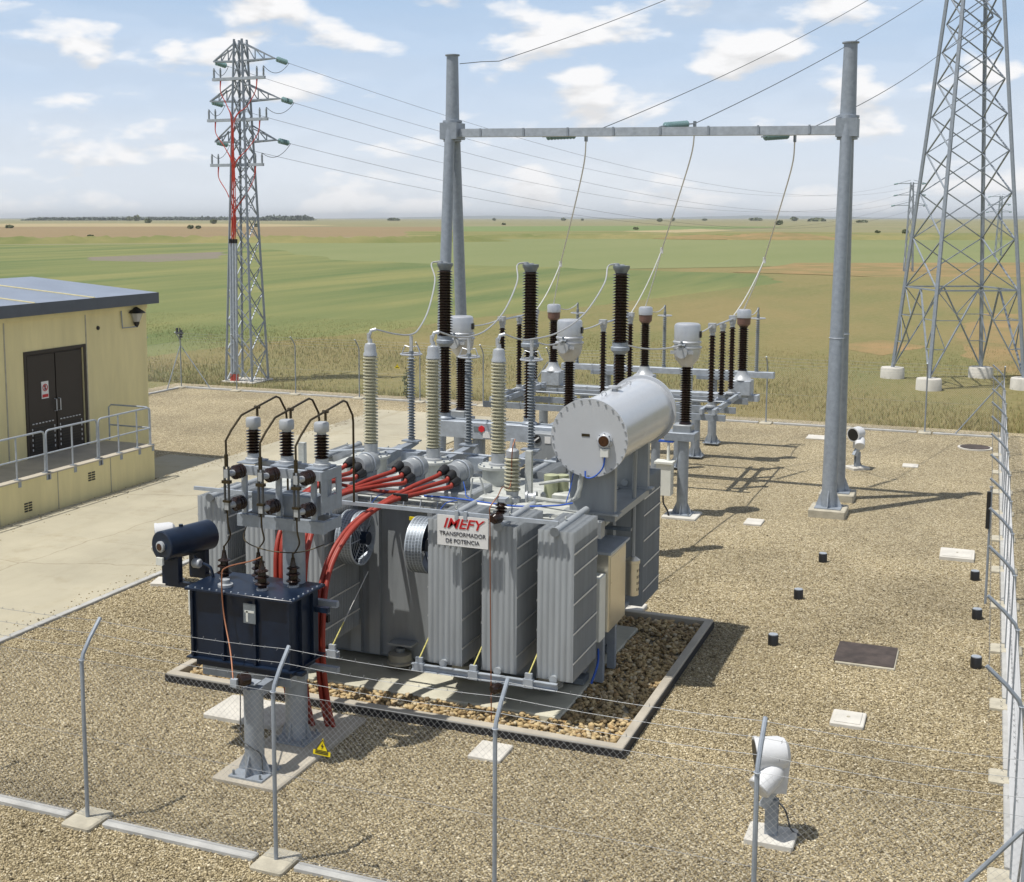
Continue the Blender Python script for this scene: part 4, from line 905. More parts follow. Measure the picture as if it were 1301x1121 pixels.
# insulators of the earthing lead and the lead itself
i_ = M().lathe([(.05, 0)] + sheds(.05, .085, .01, .15, 3) + [(.045, .17)], (-6.05, 15.95, 2.98), (0, 0, 1), 14).build('lead_insulator', 'brown_porcelain', tf)
M().box(-6.13, -5.97, 15.9, 16.05, 3.15, 3.20).build('clamp', 'galvanised_pale', i_)
M().lathe([(.06, 0), (.075, .03), (.075, .13), (.05, .16)], (-6.02, 15.86, 2.95), (-.5, -1, 0), 14).build('lead_insulator', 'brown_porcelain', tf)
M().lathe([(.06, 0), (.075, .03), (.075, .13), (.05, .16)], (-6.0, 15.84, .55), (-.6, -1, 0), 14).build('lead_insulator', 'brown_porcelain', tf)
M().tube(spline([(-6.50, 17.72, 3.70), (-6.5, 17.6, 3.55), (-6.53, 17.6, 3.0), (-6.35, 16.8, 3.16), (-6.1, 15.95, 3.22), (-6.13, 15.74, 3.1), (-6.13, 15.74, 2.9), (-6.12, 15.74, 1.8), (-6.10, 15.73, .55), (-6.09, 15.72, .06)], 6), .009, 6).build('earthing_lead', 'copper', tf)

# maker's sign hung from the top rail
def letters(txt, size, material, loc, parent, shear=0, offset=0, sx=1.0, ext=.003):
    cu = bpy.data.curves.new('lettering', 'FONT'); cu.body = txt; cu.size = size; cu.align_x = 'CENTER'; cu.shear = shear; cu.offset = offset; cu.extrude = ext
    tmp = bpy.data.objects.new('tmp', cu); C.objects.link(tmp); dg = bpy.context.evaluated_depsgraph_get(); me = bpy.data.meshes.new_from_object(tmp.evaluated_get(dg))
    bpy.data.objects.remove(tmp); o = bpy.data.objects.new('lettering', me); C.objects.link(o); me.materials.clear(); me.materials.append(MAT[material]); o.parent = parent
    o.location = Vector(loc) - parent_origin(parent); o.rotation_euler = (R(90), 0, 0); o.scale = (sx, 1, 1); return o
sg = thing('name_sign', 'white metal sign with red and dark lettering hung on the radiator rail', 'sign', (-6.57, 15.83, 2.48))
M().box(-6.95, -6.19, 15.825, 15.835, 2.49, 2.92).build('panel', 'sign_white', sg)
letters('IMEFY', .195, 'sign_red', (-6.575, 15.822, 2.745), sg, .28, .003, 1.14)
letters('TRANSFORMADOR', .082, 'sign_ink', (-6.57, 15.822, 2.635), sg, 0, 0, .98)
letters('DE POTENCIA', .082, 'sign_ink', (-6.57, 15.822, 2.535), sg, 0, 0, .98)
for x in (-6.66, -6.53): M().box(x-.025, x+.025, 15.815, 15.86, 2.87, 2.99).build('hook', 'galvanised_pale', sg)

# ------------------------------------------------------------------ the small blue transformer on its steel stand
t = thing('footing_slab', 'grey concrete slab carrying the two steel columns of the blue transformer', 'slab', (-8.2, 14, 0)); M().box(-8.70, -7.76, 12.76, 15.20, -.05, .07, .02).build('slab', 'concrete', t)
t = thing('footing_slab', 'bright cable-duct slab beside the stone pit under the blue transformer', 'slab', (-8.8, 14.8, 0)); M().box(-9.95, -8.71, 14.42, 15.2, -.05, .085, .02).build('slab', 'pale_concrete', t)
def steel_column(root, x, y, h, r, z0=.07, plate=.24, n=22):
    c = M().cyl((x, y, z0), (x, y, h), r, n=n).build('column', 'galvanised', root)
    M().box(x-plate, x+plate, y-plate, y+plate, z0+.002, z0+.024).build('base_plate', 'galvanised', c)
    for k in range(4):
        d = Vector((math.cos(k*math.pi/2), math.sin(k*math.pi/2), 0)); p = Vector((x, y, 0)); q = Vector((-d.y, d.x, 0))*.006
        M().prism([p + d*r + Vector((0, 0, z0+.026)) - q, p + d*plate*.95 + Vector((0, 0, z0+.026)) - q, p + d*plate*.95 + Vector((0, 0, z0+.06)) - q, p + d*r + Vector((0, 0, z0+.28)) - q], q*2).build('gusset', 'galvanised', c)
    for sx in (-1, 1):
        for sy in (-1, 1): M().cyl((x+sx*plate*.8, y+sy*plate*.8, z0+.024), (x+sx*plate*.8, y+sy*plate*.8, z0+.085), .016, n=6).build('anchor_bolt', 'dark_steel', c)
    return c
st = thing('steel_stand', 'galvanised two-column stand with an upper frame holding the blue transformer and fuses', 'stand', (-8.3, 13.6, 0))
steel_column(st, -8.25, 13.06, 1.20, .125); steel_column(st, -8.30, 14.20, 2.97, .15)
M().box(-8.31, -8.19, 13.16, 13.579, 1.04, 1.17).build('cradle_beam', 'galvanised', st)
M().box(-9.35, -8.02, 13.58, 13.74, 1.03, 1.18).build('cradle_beam', 'galvanised', st); M().box(-9.35, -8.02, 13.96, 14.04, 1.0, 1.18).build('cradle_beam', 'galvanised', st)
M().box(-9.05, -8.6, 13.80, 13.9, .80, 1.02).build('junction_box', 'galvanised', st)
for z in (1.02, 1.92): M().box(-8.16, -7.72, 14.28, 14.36, z, z+.08).build('cable_arm', 'galvanised', st)
# upper frame
for y in (14.0, 14.40): M().box(-9.04, -7.74, y, y+.09, 2.97, 3.13).build('frame_channel', 'galvanised', st)
for y in (14.02, 14.41):
    M().box(-9.0, -7.76, y, y+.07, 3.66, 3.78).build('frame_beam', 'galvanised_pale', st)
    for x in (-8.98, -8.46, -7.94): M().box(x, x+.07, y+.01, y+.06, 3.131, 3.659).build('frame_post', 'galvanised_pale', st)
M().box(-8.9, -7.96, 14.13, 14.38, 3.135, 3.42, .02).build('frame_box', 'galvanised', st)
for x in (-9.04, -7.80): M().box(x, x+.06, 14.091, 14.399, 2.98, 3.12).build('frame_tie', 'galvanised', st)
for q in ((13.96, 14.50, 3.66, 3.79), (13.96, 14.50, 3.24, 3.44), (13.96, 14.11, 3.441, 3.659), (14.36, 14.50, 3.441, 3.659)): M().box(-7.755, -7.738, *q).build('side_plate', 'galvanised', st)
for x in (-8.96, -8.45, -7.93): M().box(x-.13, x+.13, 14.1, 14.48, 3.785, 3.80).build('arrester_seat', 'galvanised', st)
i_ = M().lathe([(.06, 0), (.085, .02), (.085, .14), (.055, .16)], (-8.26, 12.99, 1.33), (-.5, -1, 0), 16).build('lead_insulator', 'brown_porcelain', st)
M().box(-8.42, -8.33, 12.80, 12.86, 1.26, 1.36).build('clamp', 'galvanised_pale', i_); M().box(-8.34, -8.16, 12.95, 13.12, 1.261, 1.275).build('clamp', 'galvanised_pale', i_)
M().tube(spline([(-8.50, 13.72, 2.67), (-8.62, 13.64, 2.62), (-8.86, 13.46, 2.56), (-8.90, 13.40, 2.45), (-8.86, 13.36, 2.0), (-8.60, 13.1, 1.6), (-8.40, 12.84, 1.36), (-8.39, 12.83, 1.25)], 6), .010, 6).build('earthing_lead', 'copper', st)
M().tube(spline([(-8.38, 12.97, 1.2), (-8.385, 12.96, .75), (-8.36, 12.93, .55), (-8.20, 12.93, .45), (-8.12, 13.0, .35), (-8.1, 13.0, .1)], 6), .007, 6).build('lead', 'wire_dark', st)
# blue transformer
bt = thing('distribution_transformer', 'small dark blue oil transformer with ribbed tank and top drum on the steel stand', 'transformer', (-8.7, 13.85, 1.2))
bx = M().box(-9.44, -7.95, 13.5, 14.2, 1.30, 2.20).build('tank', 'blue_paint', bt)
for x in (-9.42, -8.95, -8.47, -7.97): M().box(x-.018, x+.018, 13.455, 13.499, 1.31, 2.19).build('rib', 'blue_paint', bx)
for y in (13.7, 14.0): M().box(-7.949, -7.90, y-.018, y+.018, 1.31, 2.19).build('rib', 'blue_paint', bx)
M().box(-9.50, -7.89, 13.43, 14.27, 1.28, 1.30).build('base_flange', 'blue_paint', bt); M().box(-9.40, -7.99, 13.52, 14.18, 1.18, 1.28).build('skid', 'blue_paint', bt)
lid = M().box(-9.50, -7.88, 13.42, 14.28, 2.203, 2.235, .006).build('lid', 'blue_paint', bt)
for i in range(15): M().cyl((-9.45+i*.109, 13.445, 2.235), (-9.45+i*.109, 13.445, 2.25), .011, n=6).build('bolt', 'galvanised_pale', lid)
for i in range(7): M().cyl((-7.905, 13.5+i*.12, 2.235), (-7.905, 13.5+i*.12, 2.25), .011, n=6).build('bolt', 'galvanised_pale', lid)
M().box(-8.62, -8.44, 13.447, 13.454, 1.86, 2.12).build('rating_plate', 'dark_steel', bx); M().box(-8.60, -8.46, 13.444, 13.4465, 2.0, 2.03).build('plate_print', 'enclosure', bx); M().box(-8.58, -8.55, 13.444, 13.4465, 1.88, 2.02).build('plate_print', 'enclosure', bx)
for x, y in ((-9.24, 13.98), (-8.76, 14.06), (-8.50, 13.72), (-8.20, 14.0)):
    b = M().lathe([(.075, 2.235), (.075, 2.26), (.055, 2.265)], (x, y, 0), n=14).build('bushing_foot', 'cast_aluminium', bt)
    M().lathe([(.058, 2.265), (.062, 2.30), (.098, 2.31), (.10, 2.318), (.062, 2.345), (.058, 2.39), (.094, 2.40), (.095, 2.408), (.055, 2.43), (.05, 2.47), (.085, 2.48), (.086, 2.487), (.042, 2.51), (.03, 2.57), (.025, 2.62)], (x, y, 0), n=16).build('porcelain', 'brown_porcelain', b)
    M().cyl((x, y, 2.62), (x, y, 2.68), .014, n=8).build('stud', 'bronze', b)
g = M().lathe([(.10, 2.236), (.10, 2.27), (.06, 2.28), (.06, 2.33), (.03, 2.34)], (-9.02, 13.66, 0), n=18).build('thermometer', 'cast_aluminium', bt)
dr = M().lathe([(.19, 0), (.205, .012), (.205, .83), (.19, .84)], (-9.93, 13.55, 2.70), (.25, 1, 0), 28).build('oil_drum', 'blue_paint', bt)
M().lathe([(.075, 0), (.075, .03), (.06, .04)], (-9.93, 13.55, 2.70), (-.25, -1, 0), 20).build('level_gauge', 'cast_aluminium', dr); M().lathe([(.05, .041), (.045, .046)], (-9.93, 13.55, 2.70), (-.25, -1, 0), 16).build('gauge_glass', 'glass_eye', dr)
M().box(-9.98, -9.88, 13.49, 13.53, 2.46, 2.56).build('gauge_box', 'enclosure', dr); M().cyl((-9.86, 13.9, 2.89), (-9.86, 13.9, 2.93), .03, n=10).build('filler_cap', 'blue_paint', dr)
for p, q in ((-9.88, 13.72), (-9.78, 14.20)): M().box(p-.14, p+.12, q-.05, q+.05, 2.16, 2.56).build('drum_leg', 'blue_paint', bt)
M().box(-9.98, -9.46, 13.68, 13.76, 2.13, 2.20).build('drum_bracket', 'blue_paint', bt); M().box(-9.92, -9.46, 14.16, 14.23, 2.13, 2.20).build('drum_bracket', 'blue_paint', bt)
M().tube(spline([(-9.70, 13.95, 2.50), (-9.62, 13.95, 2.42), (-9.52, 13.95, 2.40), (-9.44, 13.95, 2.36), (-9.40, 13.95, 2.24)], 5), .022, 8).build('oil_pipe', 'blue_paint', bt)
M().lathe([(.05, 0), (.065, .02), (.065, .10), (.05, .12)], (-9.68, 13.90, 2.42), (1, 0, 0), 14).build('relay', 'cast_aluminium', bt)
M().box(-9.57, -9.455, 13.60, 13.78, 1.80, 2.14, .01).build('terminal_box', 'enclosure', bt)
for i in range(3): M().tube(spline([(-9.52+i*.02, 13.66, 1.80), (-9.54+i*.02, 13.64, 1.6), (-9.50, 13.62, 1.42), (-9.445, 13.6, 1.34)], 5), .012, 6).build('conduit', 'black' if i else 'galvanised', bt)
M().box(-7.89, -7.70, 14.0, 14.07, 1.93, 2.0).build('arm', 'blue_paint', bt); M().box(-7.949, -7.80, 13.5, 13.62, 1.24, 1.28).build('lug', 'blue_paint', bt)
# arresters on the frame
SUF = ('nearest the hut', 'in the middle of the three', 'nearest the red cables')
for (x, s) in zip((-8.96, -8.45, -7.93), SUF):
    a = thing('surge_arrester', 'stubby brown arrester with silver cap on the stand frame, ' + s, 'arrester', (x, 14.32, 3.80), 'brown arresters above the blue transformer')
    M().lathe([(.115, 3.802), (.115, 3.83), (.09, 3.84), (.085, 3.90)], (x, 14.32, 0), n=20).build('foot', 'cast_aluminium', a)
    M().lathe(sheds(.058, .10, 3.90, 4.22, 8), (x, 14.32, 0), n=20).build('porcelain', 'brown_porcelain', a)
    M().lathe([(.062, 4.22), (.062, 4.245), (.094, 4.25), (.10, 4.27), (.10, 4.355), (.088, 4.375), (.04, 4.38)], (x, 14.32, 0), n=18).build('cap', 'cast_aluminium', a)
    m = M(); m.cyl((x+.04, 14.36, 4.39), (x+.04, 14.36, 4.53), .018, n=8); m.cyl((x+.0, 14.36, 4.51), (x+.08, 14.36, 4.51), .022, n=8); m.build('terminal', 'bronze', a)
    f = thing('fuse_holder', 'dark fuse tube held between two ribbed insulators, ' + s, 'fuse', (x-.02, 13.75, 3.5), 'fuse holders on the stand frame')
    for z in (3.72, 3.30):
        M().lathe([(.04, 0), (.05, .01)] + [(r, h) for k in range(3) for r, h in ((.062, .02+k*.055), (.095, .03+k*.055), (.095, .045+k*.055), (.065, .062+k*.055))] + [(.045, .19)], (x+.02, 14.0, z), (-.1, -1, 0), 18).build('insulator', 'brown_porcelain', f)
        m = M(); m.cyl((x, 13.82, z), (x-.03, 13.72, z), .042, n=12); m.box(x-.06, x-.0, 13.68, 13.73, z-.05, z+.06); m.build('end_fitting', 'cast_aluminium', f)
    for dx in (-.03, .03): M().cyl((x-.03+dx, 13.70, 3.20), (x-.03+dx, 13.70, 3.82), .017, n=8).build('fuse_tube', 'wire_dark', f)
    M().box(x-.09, x+.03, 13.67, 13.73, 3.60, 3.64).build('jaw', 'bronze', f); M().cyl((x-.03, 13.7, 3.82), (x-.03, 13.7, 3.98), .026, n=8).build('tube_cap', 'bronze', f); M().box(x-.08, x+.02, 13.67, 13.73, 3.35, 3.38).build('jaw', 'bronze', f)
    w_ = M().tube([(x-.03, 13.70, 3.9), (x-.03, 13.70, 4.16), (x-.01, 13.80, 4.28), (x+.02, 14.0, 4.45), (x+.05, 14.36, 4.52), (x+.08, 14.78, 4.60), (x+.09, 14.86, 4.57), (x+.10, 15.0, 4.38), (x+.10, 15.02, 4.28), (x+.10, 15.02, 3.18)], .015, 8).build('copper_bar', 'bronze')
    tag(w_, 'bent dark conductor bar arching over the brown arrester ' + s, 'conductor', 'bent bars over the arresters')
    bu = {0: (-9.24, 13.98), 1: (-8.76, 14.06), 2: (-8.20, 14.0)}[SUF.index(s)]
    w_ = M().tube(spline([(x-.03, 13.70, 3.25), (x-.03, 13.71, 3.05), (x-.02, 13.74, 2.90), (bu[0]+.10, bu[1]-.1, 2.74), (bu[0], bu[1], 2.67)], 6), .011, 6).build('jumper_wire', 'bronze')
    tag(w_, 'thin dark jumper from fuse to blue tank bushing, ' + s, 'wire', 'fuse jumpers')
m = M(); m.tube(spline([(-8.93, 14.06, 2.98), (-8.90, 13.95, 2.80), (-8.6, 13.9, 2.72), (-8.25, 13.93, 2.70), (-7.95, 13.9, 2.76), (-7.72, 13.98, 2.85)], 6), .008, 6)
tag(m.build('earth_wire', 'bronze'), 'thin dark wire slung beneath the stand frame', 'wire')

# red power cables from the ground to the three cable boxes
lab = lambda k, j: 'red power cable entering the %s boot of the %s cable box' % (('top', 'middle', 'lowest')[j], ('hut-side', 'middle', 'sign-side')[k])
for k, x in enumerate(LVX):
    for j, (dx, dz) in enumerate(((-.11, .07), (.02, .0), (.08, -.09))):
        e = Vector((x+dx-.015, 17.47, 3.10+dz-.03)); o = (j-1)*.06; q = (j == 1)*.045
        base = [[(-8.89, 14.78, 2.11), (-8.95, 14.95, 2.55), (-8.98, 15.25, 2.80), (-9.13, 15.9, 2.97), (-9.14, 16.4, 3.04)],
                [(-8.46, 14.68, 2.18), (-8.50, 14.88, 2.57), (-8.60, 15.3, 2.81), (-8.68, 15.8, 2.92), (-8.69, 16.3, 2.97)],
                [(-8.18, 14.70, 1.78), (-8.22, 14.95, 2.20), (-8.20, 15.3, 2.51), (-8.14, 15.75, 2.73), (-7.93, 16.2, 2.92)]][k]
        low = [[(-8.62, 14.66, .05), (-8.64, 14.6, .5), (-8.78, 14.66, 1.3)], [(-8.37, 14.68, .05), (-8.42, 14.62, .5), (-8.46, 14.60, 1.2)], [(-8.08, 14.74, .05), (-8.12, 14.66, .45), (-8.16, 14.62, 1.1)]][k]
        P = [(a_+o*.75, b_+q, c_+o*.1) for a_, b_, c_ in low + base]; z_ = Vector(base[-1]); P.append(z_.lerp(e, .5) + Vector((o*.5, 0, .005))); P += [e - Vector((.012, .10, .03)), e]
        tag(M().tube(spline(P, 7), .034, 10).build('power_cable', 'red_cable'), lab(k, j), 'cable', 'red power cables')
for p, s_ in (((-7.80, 16.42, 2.96), 'near its cable boxes'), ((-8.19, 14.72, 1.60), 'beside the blue tank')):
    m = M(); m.box(p[0]-.11, p[0]+.11, p[1]-.02, p[1]+.04, p[2]-.05, p[2]+.05); tag(m.build('cable_cleat', 'black'), 'black cleat gripping the red cables ' + s_, 'clamp')
t = thing('aux_supply_cable', 'red looped cable crossing the transformer cover between the cable boxes', 'cable', (-8.5, 17.2, 2.9)); M().tube(spline([(-9.3, 17.0, 3.02), (-9.1, 17.05, 2.92), (-8.7, 17.15, 2.86), (-8.35, 17.1, 2.86), (-8.05, 16.9, 2.92), (-7.82, 16.62, 2.98)], 6), .026, 8).build('jacket', 'red_cable', t)

# ------------------------------------------------------------------ circuit breaker
CBY = 25.0; CBX = [-10.79, -8.85, -6.91]
cbk = thing('circuit_breaker', 'three-pole circuit breaker of tall stacked brown insulators on a galvanised beam', 'circuit breaker', (-8.85, CBY, 0))
M().box(-11.15, -6.45, CBY-.19, CBY+.19, 2.33, 2.68, .01).build('beam', 'galvanised_pale', cbk)
for x in (-10.0, -7.6): steel_column(cbk, x, CBY, 2.33, .14)
for x in CBX:
    pf = M().lathe([(.17, 2.68), (.17, 2.72), (.12, 2.76), (.13, 2.83)], (x, CBY, 0), n=20).build('pole_foot', 'galvanised', cbk)
    M().lathe(sheds(.088, .135, 2.83, 4.26, 24), (x, CBY, 0), n=20).build('support_insulator', 'brown_porcelain', cbk)
    M().lathe([(.12, 4.26), (.19, 4.34), (.19, 4.40), (.16, 4.42), (.16, 4.50)], (x, CBY, 0), n=20).build('middle_flange', 'galvanised', cbk)
    M().lathe(sheds(.115, .172, 4.50, 5.90, 24), (x, CBY, 0), n=22).build('breaking_chamber', 'brown_porcelain', cbk)
    cp = M().lathe([(.12, 5.90), (.14, 5.95), (.17, 6.0), (.17, 6.05)], (x, CBY, 0), n=18).build('top_cap', 'dark_steel', cbk)
    m = M(); m.cyl((x-.08, CBY-.05, 6.05), (x-.08, CBY-.05, 6.10), .05, n=12); m.box(x-.24, x+.05, CBY-.05, CBY+.05, 6.055, 6.075); m.build('terminal_pad', 'cast_aluminium', cp)
    m = M(); m.box(x-.05, x+.05, CBY+.15, CBY+.36, 4.41, 4.435); m.build('terminal_pad', 'cast_aluminium', pf)
mc = M().box(-8.65, -6.95, CBY-.52, CBY-.195, 1.72, 2.60, .015).build('mechanism_box', 'grey_paint', cbk)
for x in (-8.50, -8.02): 
    M().cyl((x, CBY-.54, 2.48), (x, CBY-.52, 2.48), .085, n=20).build('dial', 'black', mc); M().beam((x-.05, CBY-.545, 2.44), (x+.05, CBY-.545, 2.52), .006, .03).build('dial_pointer', 'sign_white', mc)
M().box(-8.33, -8.20, CBY-.53, CBY-.52, 2.40, 2.54).build('notice', 'sign_white', mc)
M().box(-10.04, -9.93, CBY-.2, CBY-.19, 2.50, 2.60).build('indicator_plate', 'dark_steel', cbk); M().lathe([(.075, 0), (.075, .02)], (-9.86, CBY-.19, 2.55), (0, -1, 0), 6, False).build('indicator', 'red_marker', cbk); M().box(-9.83, -9.66, CBY-.2, CBY-.19, 2.36, 2.50).build('notice', 'sign_white', cbk)
M().cyl((-10.9, CBY+.05, 2.70), (-6.6, CBY+.05, 2.70), .018, n=6).build('drive_rod', 'dark_steel', cbk)

# ------------------------------------------------------------------ instrument transformers, disconnector
PHX = [-12.20, -9.36, -6.49]; PH = ('hut-side phase', 'middle phase', 'gantry-leg-side phase')
for x, s in zip(PHX, PH):
    y = 29.3; c = thing('current_transformer', 'current transformer with a round silver head on a brown stem, ' + s, 'transformer', (x, y, 0), 'silver-headed current transformers')
    M().box(x-.40, x+.40, y-.55, y+.25, -.05, .07, .015).build('footing', 'pale_concrete', c)
    steel_column(c, x, y-.15, 1.84, .13)
    M().box(x-.42, x+.30, y-.34, y+.2, 1.84, 2.03, .01).build('cap_beam', 'galvanised', c)
    M().box(x-.26, x+.18, y-.2, y+.2, 2.032, 2.20, .02).build('base_box', 'grey_paint', c)
    M().lathe([(.15, 2.20), (.12, 2.27)] + sheds(.095, .145, 2.28, 3.55, 22) + [(.12, 3.56)], (x, y, 0), n=20).build('insulator', 'brown_porcelain', c)
    h = M().lathe([(.13, 3.56), (.17, 3.62), (.27, 3.74), (.31, 3.88), (.315, 3.98), (.345, 4.0), (.345, 4.03), (.30, 4.05), (.30, 4.10), (.33, 4.12), (.33, 4.15), (.305, 4.17), (.305, 4.50), (.29, 4.55), (.25, 4.575), (.1, 4.585)], (x, y, 0), n=36).build('head', 'aluminium', c)
    M().cyl((x-.05, y-.38, 3.92), (x-.03, y-.24, 3.92), .14, n=24).build('primary_flange', 'cast_aluminium', h); M().box(x-.32, x+.22, y-.33, y-.28, 3.88, 3.95).build('terminal_bar', 'cast_aluminium', h)
    m = M(); m.cyl((x-.05, y-.36, 4.03), (x-.05, y-.36, 4.18), .03, n=8); m.cyl((x-.13, y-.37, 4.08), (x+.04, y-.37, 4.08), .035, n=8); m.build('wire_clamp', 'dark_steel', h)
    M().box(x+.29, x+.33, y-.06, y+.06, 4.25, 4.4).build('level_window', 'black', h)
    if s == PH[2]:
        k = M().box(x-.56, x-.20, y-.50, y-.2, .55, 1.30, .01).build('terminal_cabinet', 'enclosure', c); M().prism([(x-.60, y-.54, 1.302), (x-.16, y-.54, 1.302), (x-.16, y-.16, 1.302), (x-.60, y-.16, 1.302)], (0, 0, .05)).build('cabinet_roof', 'enclosure', k)
        M().cyl((x-.32, y-.30, 1.35), (x-.32, y-.28, 1.84), .035, n=10).build('conduit', 'enclosure', k); M().box(x-.55, x-.2, y-.34, y-.22, 1.79, 1.83).build('cable_tray', 'blue_cable', c)
        M().tube(spline([(x-.4, y-.4, .55), (x-.38, y-.42, .35), (x-.28, y-.45, .2), (x-.24, y-.45, .05)], 5), .02, 6).build('cable', 'black', k)
ds = thing('disconnector', 'three-phase disconnector of thin brown posts on a long galvanised frame', 'disconnector', (-9.36, 33.6, 0))
for x, s in zip(PHX, PH):
    for dx in (-.2, .12): M().box(x+dx, x+dx+.08, 31.75, 35.35, 2.06, 2.20).build('base_rail', 'galvanised_pale', ds)
    for y in (32.2, 33.55, 34.9):
        fdt = M().lathe([(.13, 2.20), (.13, 2.24), (.08, 2.26), (.08, 2.34)], (x, y, 0), n=14).build('post_foot', 'cast_aluminium', ds)
        m = M(); m.box(x-.28, x+.28, y-.05, y+.05, 2.12, 2.18); m.build('foot_bar', 'galvanised', fdt)
        M().lathe(sheds(.055, .095, 2.34, 4.05, 22), (x, y, 0), n=14).build('post_insulator', 'brown_porcelain', ds)
        M().lathe([(.07, 4.05), (.07, 4.13), (.09, 4.14), (.09, 4.24)], (x, y, 0), n=12).build('post_head', 'cast_aluminium', ds)
    M().tube([(x, 32.1, 4.27), (x, 35.0, 4.27)], .028, 8).build('contact_blade', 'aluminium', ds)
    m = M(); m.box(x-.09, x+.09, 32.05, 32.25, 4.24, 4.36); m.build('contact_jaw', 'cast_aluminium', ds)
    m = M(); m.box(x-.09, x+.09, 34.8, 35.0, 4.24, 4.36); m.build('contact_jaw', 'cast_aluminium', ds)
for y in (31.9, 33.3, 35.1): M().box(-12.62, -6.05, y-.05, y+.05, 1.90, 2.058).build('cross_beam', 'galvanised', ds)
M().cyl((-12.5, 32.6, 2.3), (-6.2, 32.6, 2.3), .02, n=6).build('drive_rod', 'galvanised_pale', ds)
for x in (-11.0, -7.9):
    for y in (32.2, 34.8): steel_column(ds, x, y, 1.90, .12)
vt = thing('equipment_beam', 'galvanised support beam carrying the voltage transformers', 'beam', (-9.36, 36.6, 0)); M().box(-12.75, -6.0, 36.42, 36.78, 1.80, 1.98, .01).build('beam', 'galvanised_pale', vt)
for x in (-11.2, -7.8): steel_column(vt, x, 36.6, 1.80, .13)
for x, s in zip(PHX, PH):
    y = 36.6; c = thing('voltage_transformer', 'voltage transformer with silver cone base and cap on brown stem, ' + s, 'transformer', (x, y, 1.98), 'voltage transformers behind the disconnector')
    M().box(x-.29, x+.29, y-.29, y+.29, 1.982, 2.40, .02).build('base_box', 'galvanised_pale', c); M().lathe([(.31, 2.402), (.24, 2.44), (.16, 2.56), (.14, 2.66)], (x, y, 0), n=24).build('cone', 'cast_aluminium', c)
    M().lathe([(.14, 2.66), (.11, 2.72)] + sheds(.10, .15, 2.73, 3.88, 18) + [(.11, 3.89), (.13, 3.95)], (x, y, 0), n=20).build('insulator', 'brown_porcelain', c)
    M().lathe([(.14, 3.95), (.185, 4.0), (.195, 4.18)], (x, y, 0), n=24).build('collar', 'brown_collar', c); M().lathe([(.205, 4.18), (.205, 4.36), (.19, 4.40), (.15, 4.42)], (x, y, 0), n=24).build('cap', 'aluminium', c)
sb = thing('equipment_beam', 'galvanised support beam carrying the thin ringed arresters', 'beam', (-9.36, 39, 0)); M().box(-12.7, -5.95, 38.88, 39.12, 2.18, 2.36, .01).build('beam', 'galvanised_pale', sb)
for x in (-11.2, -7.8): steel_column(sb, x, 39.0, 2.18, .13); M().box(x-.5, x+.5, 38.85, 39.15, 2.06, 2.178).build('cap_plate', 'galvanised', sb)
for x, s in zip(PHX, PH):
    y = 39.0; a = thing('surge_arrester', 'thin grey arrester with a white ring behind the voltage transformers, ' + s, 'arrester', (x, y, 2.36), 'ringed arresters near the back fence')
    M().lathe([(.06, 2.362), (.06, 2.42)] + sheds(.04, .07, 2.42, 3.98, 26) + [(.045, 4.0), (.045, 4.12), (.03, 4.13), (.03, 4.32)], (x, y, 0), n=12).build('stack', 'grey_polymer', a)
    M().torus((x, y, 3.99), .21, .018, (0, 0, 1), 26, 8).build('grading_ring', 'aluminium', a)

# ------------------------------------------------------------------ gantry
gt = thing('line_gantry', 'tall galvanised line gantry with two A-shaped tube legs and a cross beam', 'gantry', (-8.35, 31.6, 0))
GH = {-13.42: (11.25, 9.24), -3.32: (11.05, 9.06)}
for x, (top, bz) in GH.items():
    for y in (30.66, 32.56):
        p = M().box(x-.42, x+.42, y-.42, y+.42, -.1, .20, .02).build('plinth', 'old_concrete', gt)
        lg = M().tube([(x, y, .20), (x, 31.6 + (y-31.6)*.16, bz+.32)], [.175, .135], 22).build('leg', 'galvanised', gt)
        M().box(x-.3, x+.3, y-.3, y+.3, .202, .225).build('base_plate', 'galvanised', lg)
        for k in range(4):
            d = Vector((math.cos(k*math.pi/2), math.sin(k*math.pi/2), 0)); q = Vector((-d.y, d.x, 0))*.008; c0 = Vector((x, y, 0))
            M().prism([c0 + d*.15 + Vector((0, 0, .226)) - q, c0 + d*.29 + Vector((0, 0, .226)) - q, c0 + d*.29 + Vector((0, 0, .27)) - q, c0 + d*.15 + Vector((0, 0, .62)) - q], q*2).build('gusset', 'galvanised_pale', lg)
        M().torus((x, 31.6+(y-31.6)*.62, 4.2), .168, .012, (0, 0, 1), 22, 6).build('joint_ring', 'galvanised_pale', lg)
    cl = M().tube([(x, 31.6, bz+.30), (x, 31.6, top)], [.185, .155], 24).build('upper_tube', 'galvanised', gt)
    M().lathe([(.20, bz+.27), (.26, bz+.28), (.26, bz+.33), (.20, bz+.34)], (x, 31.6, 0), n=24).build('flange', 'galvanised', cl); M().lathe([(.195, top), (.195, top+.03)], (x, 31.6, 0), n=24).build('cap', 'galvanised', cl)
    M().lathe([(.24, bz-.22), (.24, bz-.17)], (x, 31.6, 0), n=24).build('flange', 'galvanised', cl); M().box(x-.24, x+.24, 31.3, 31.9, bz-.165, bz+.265).build('head_block', 'galvanised', cl)
M().beam((-13.17, 31.6, 9.24), (-3.57, 31.6, 9.06), .24, .21).build('cross_beam', 'galvanised_pale', gt)
for i in range(8): M().box(-12.6+i*1.2, -12.55+i*1.2, 31.46, 31.48, 9.02-.02*i+.1, 9.06-.02*i+.28).build('beam_lug', 'galvanised', gt)
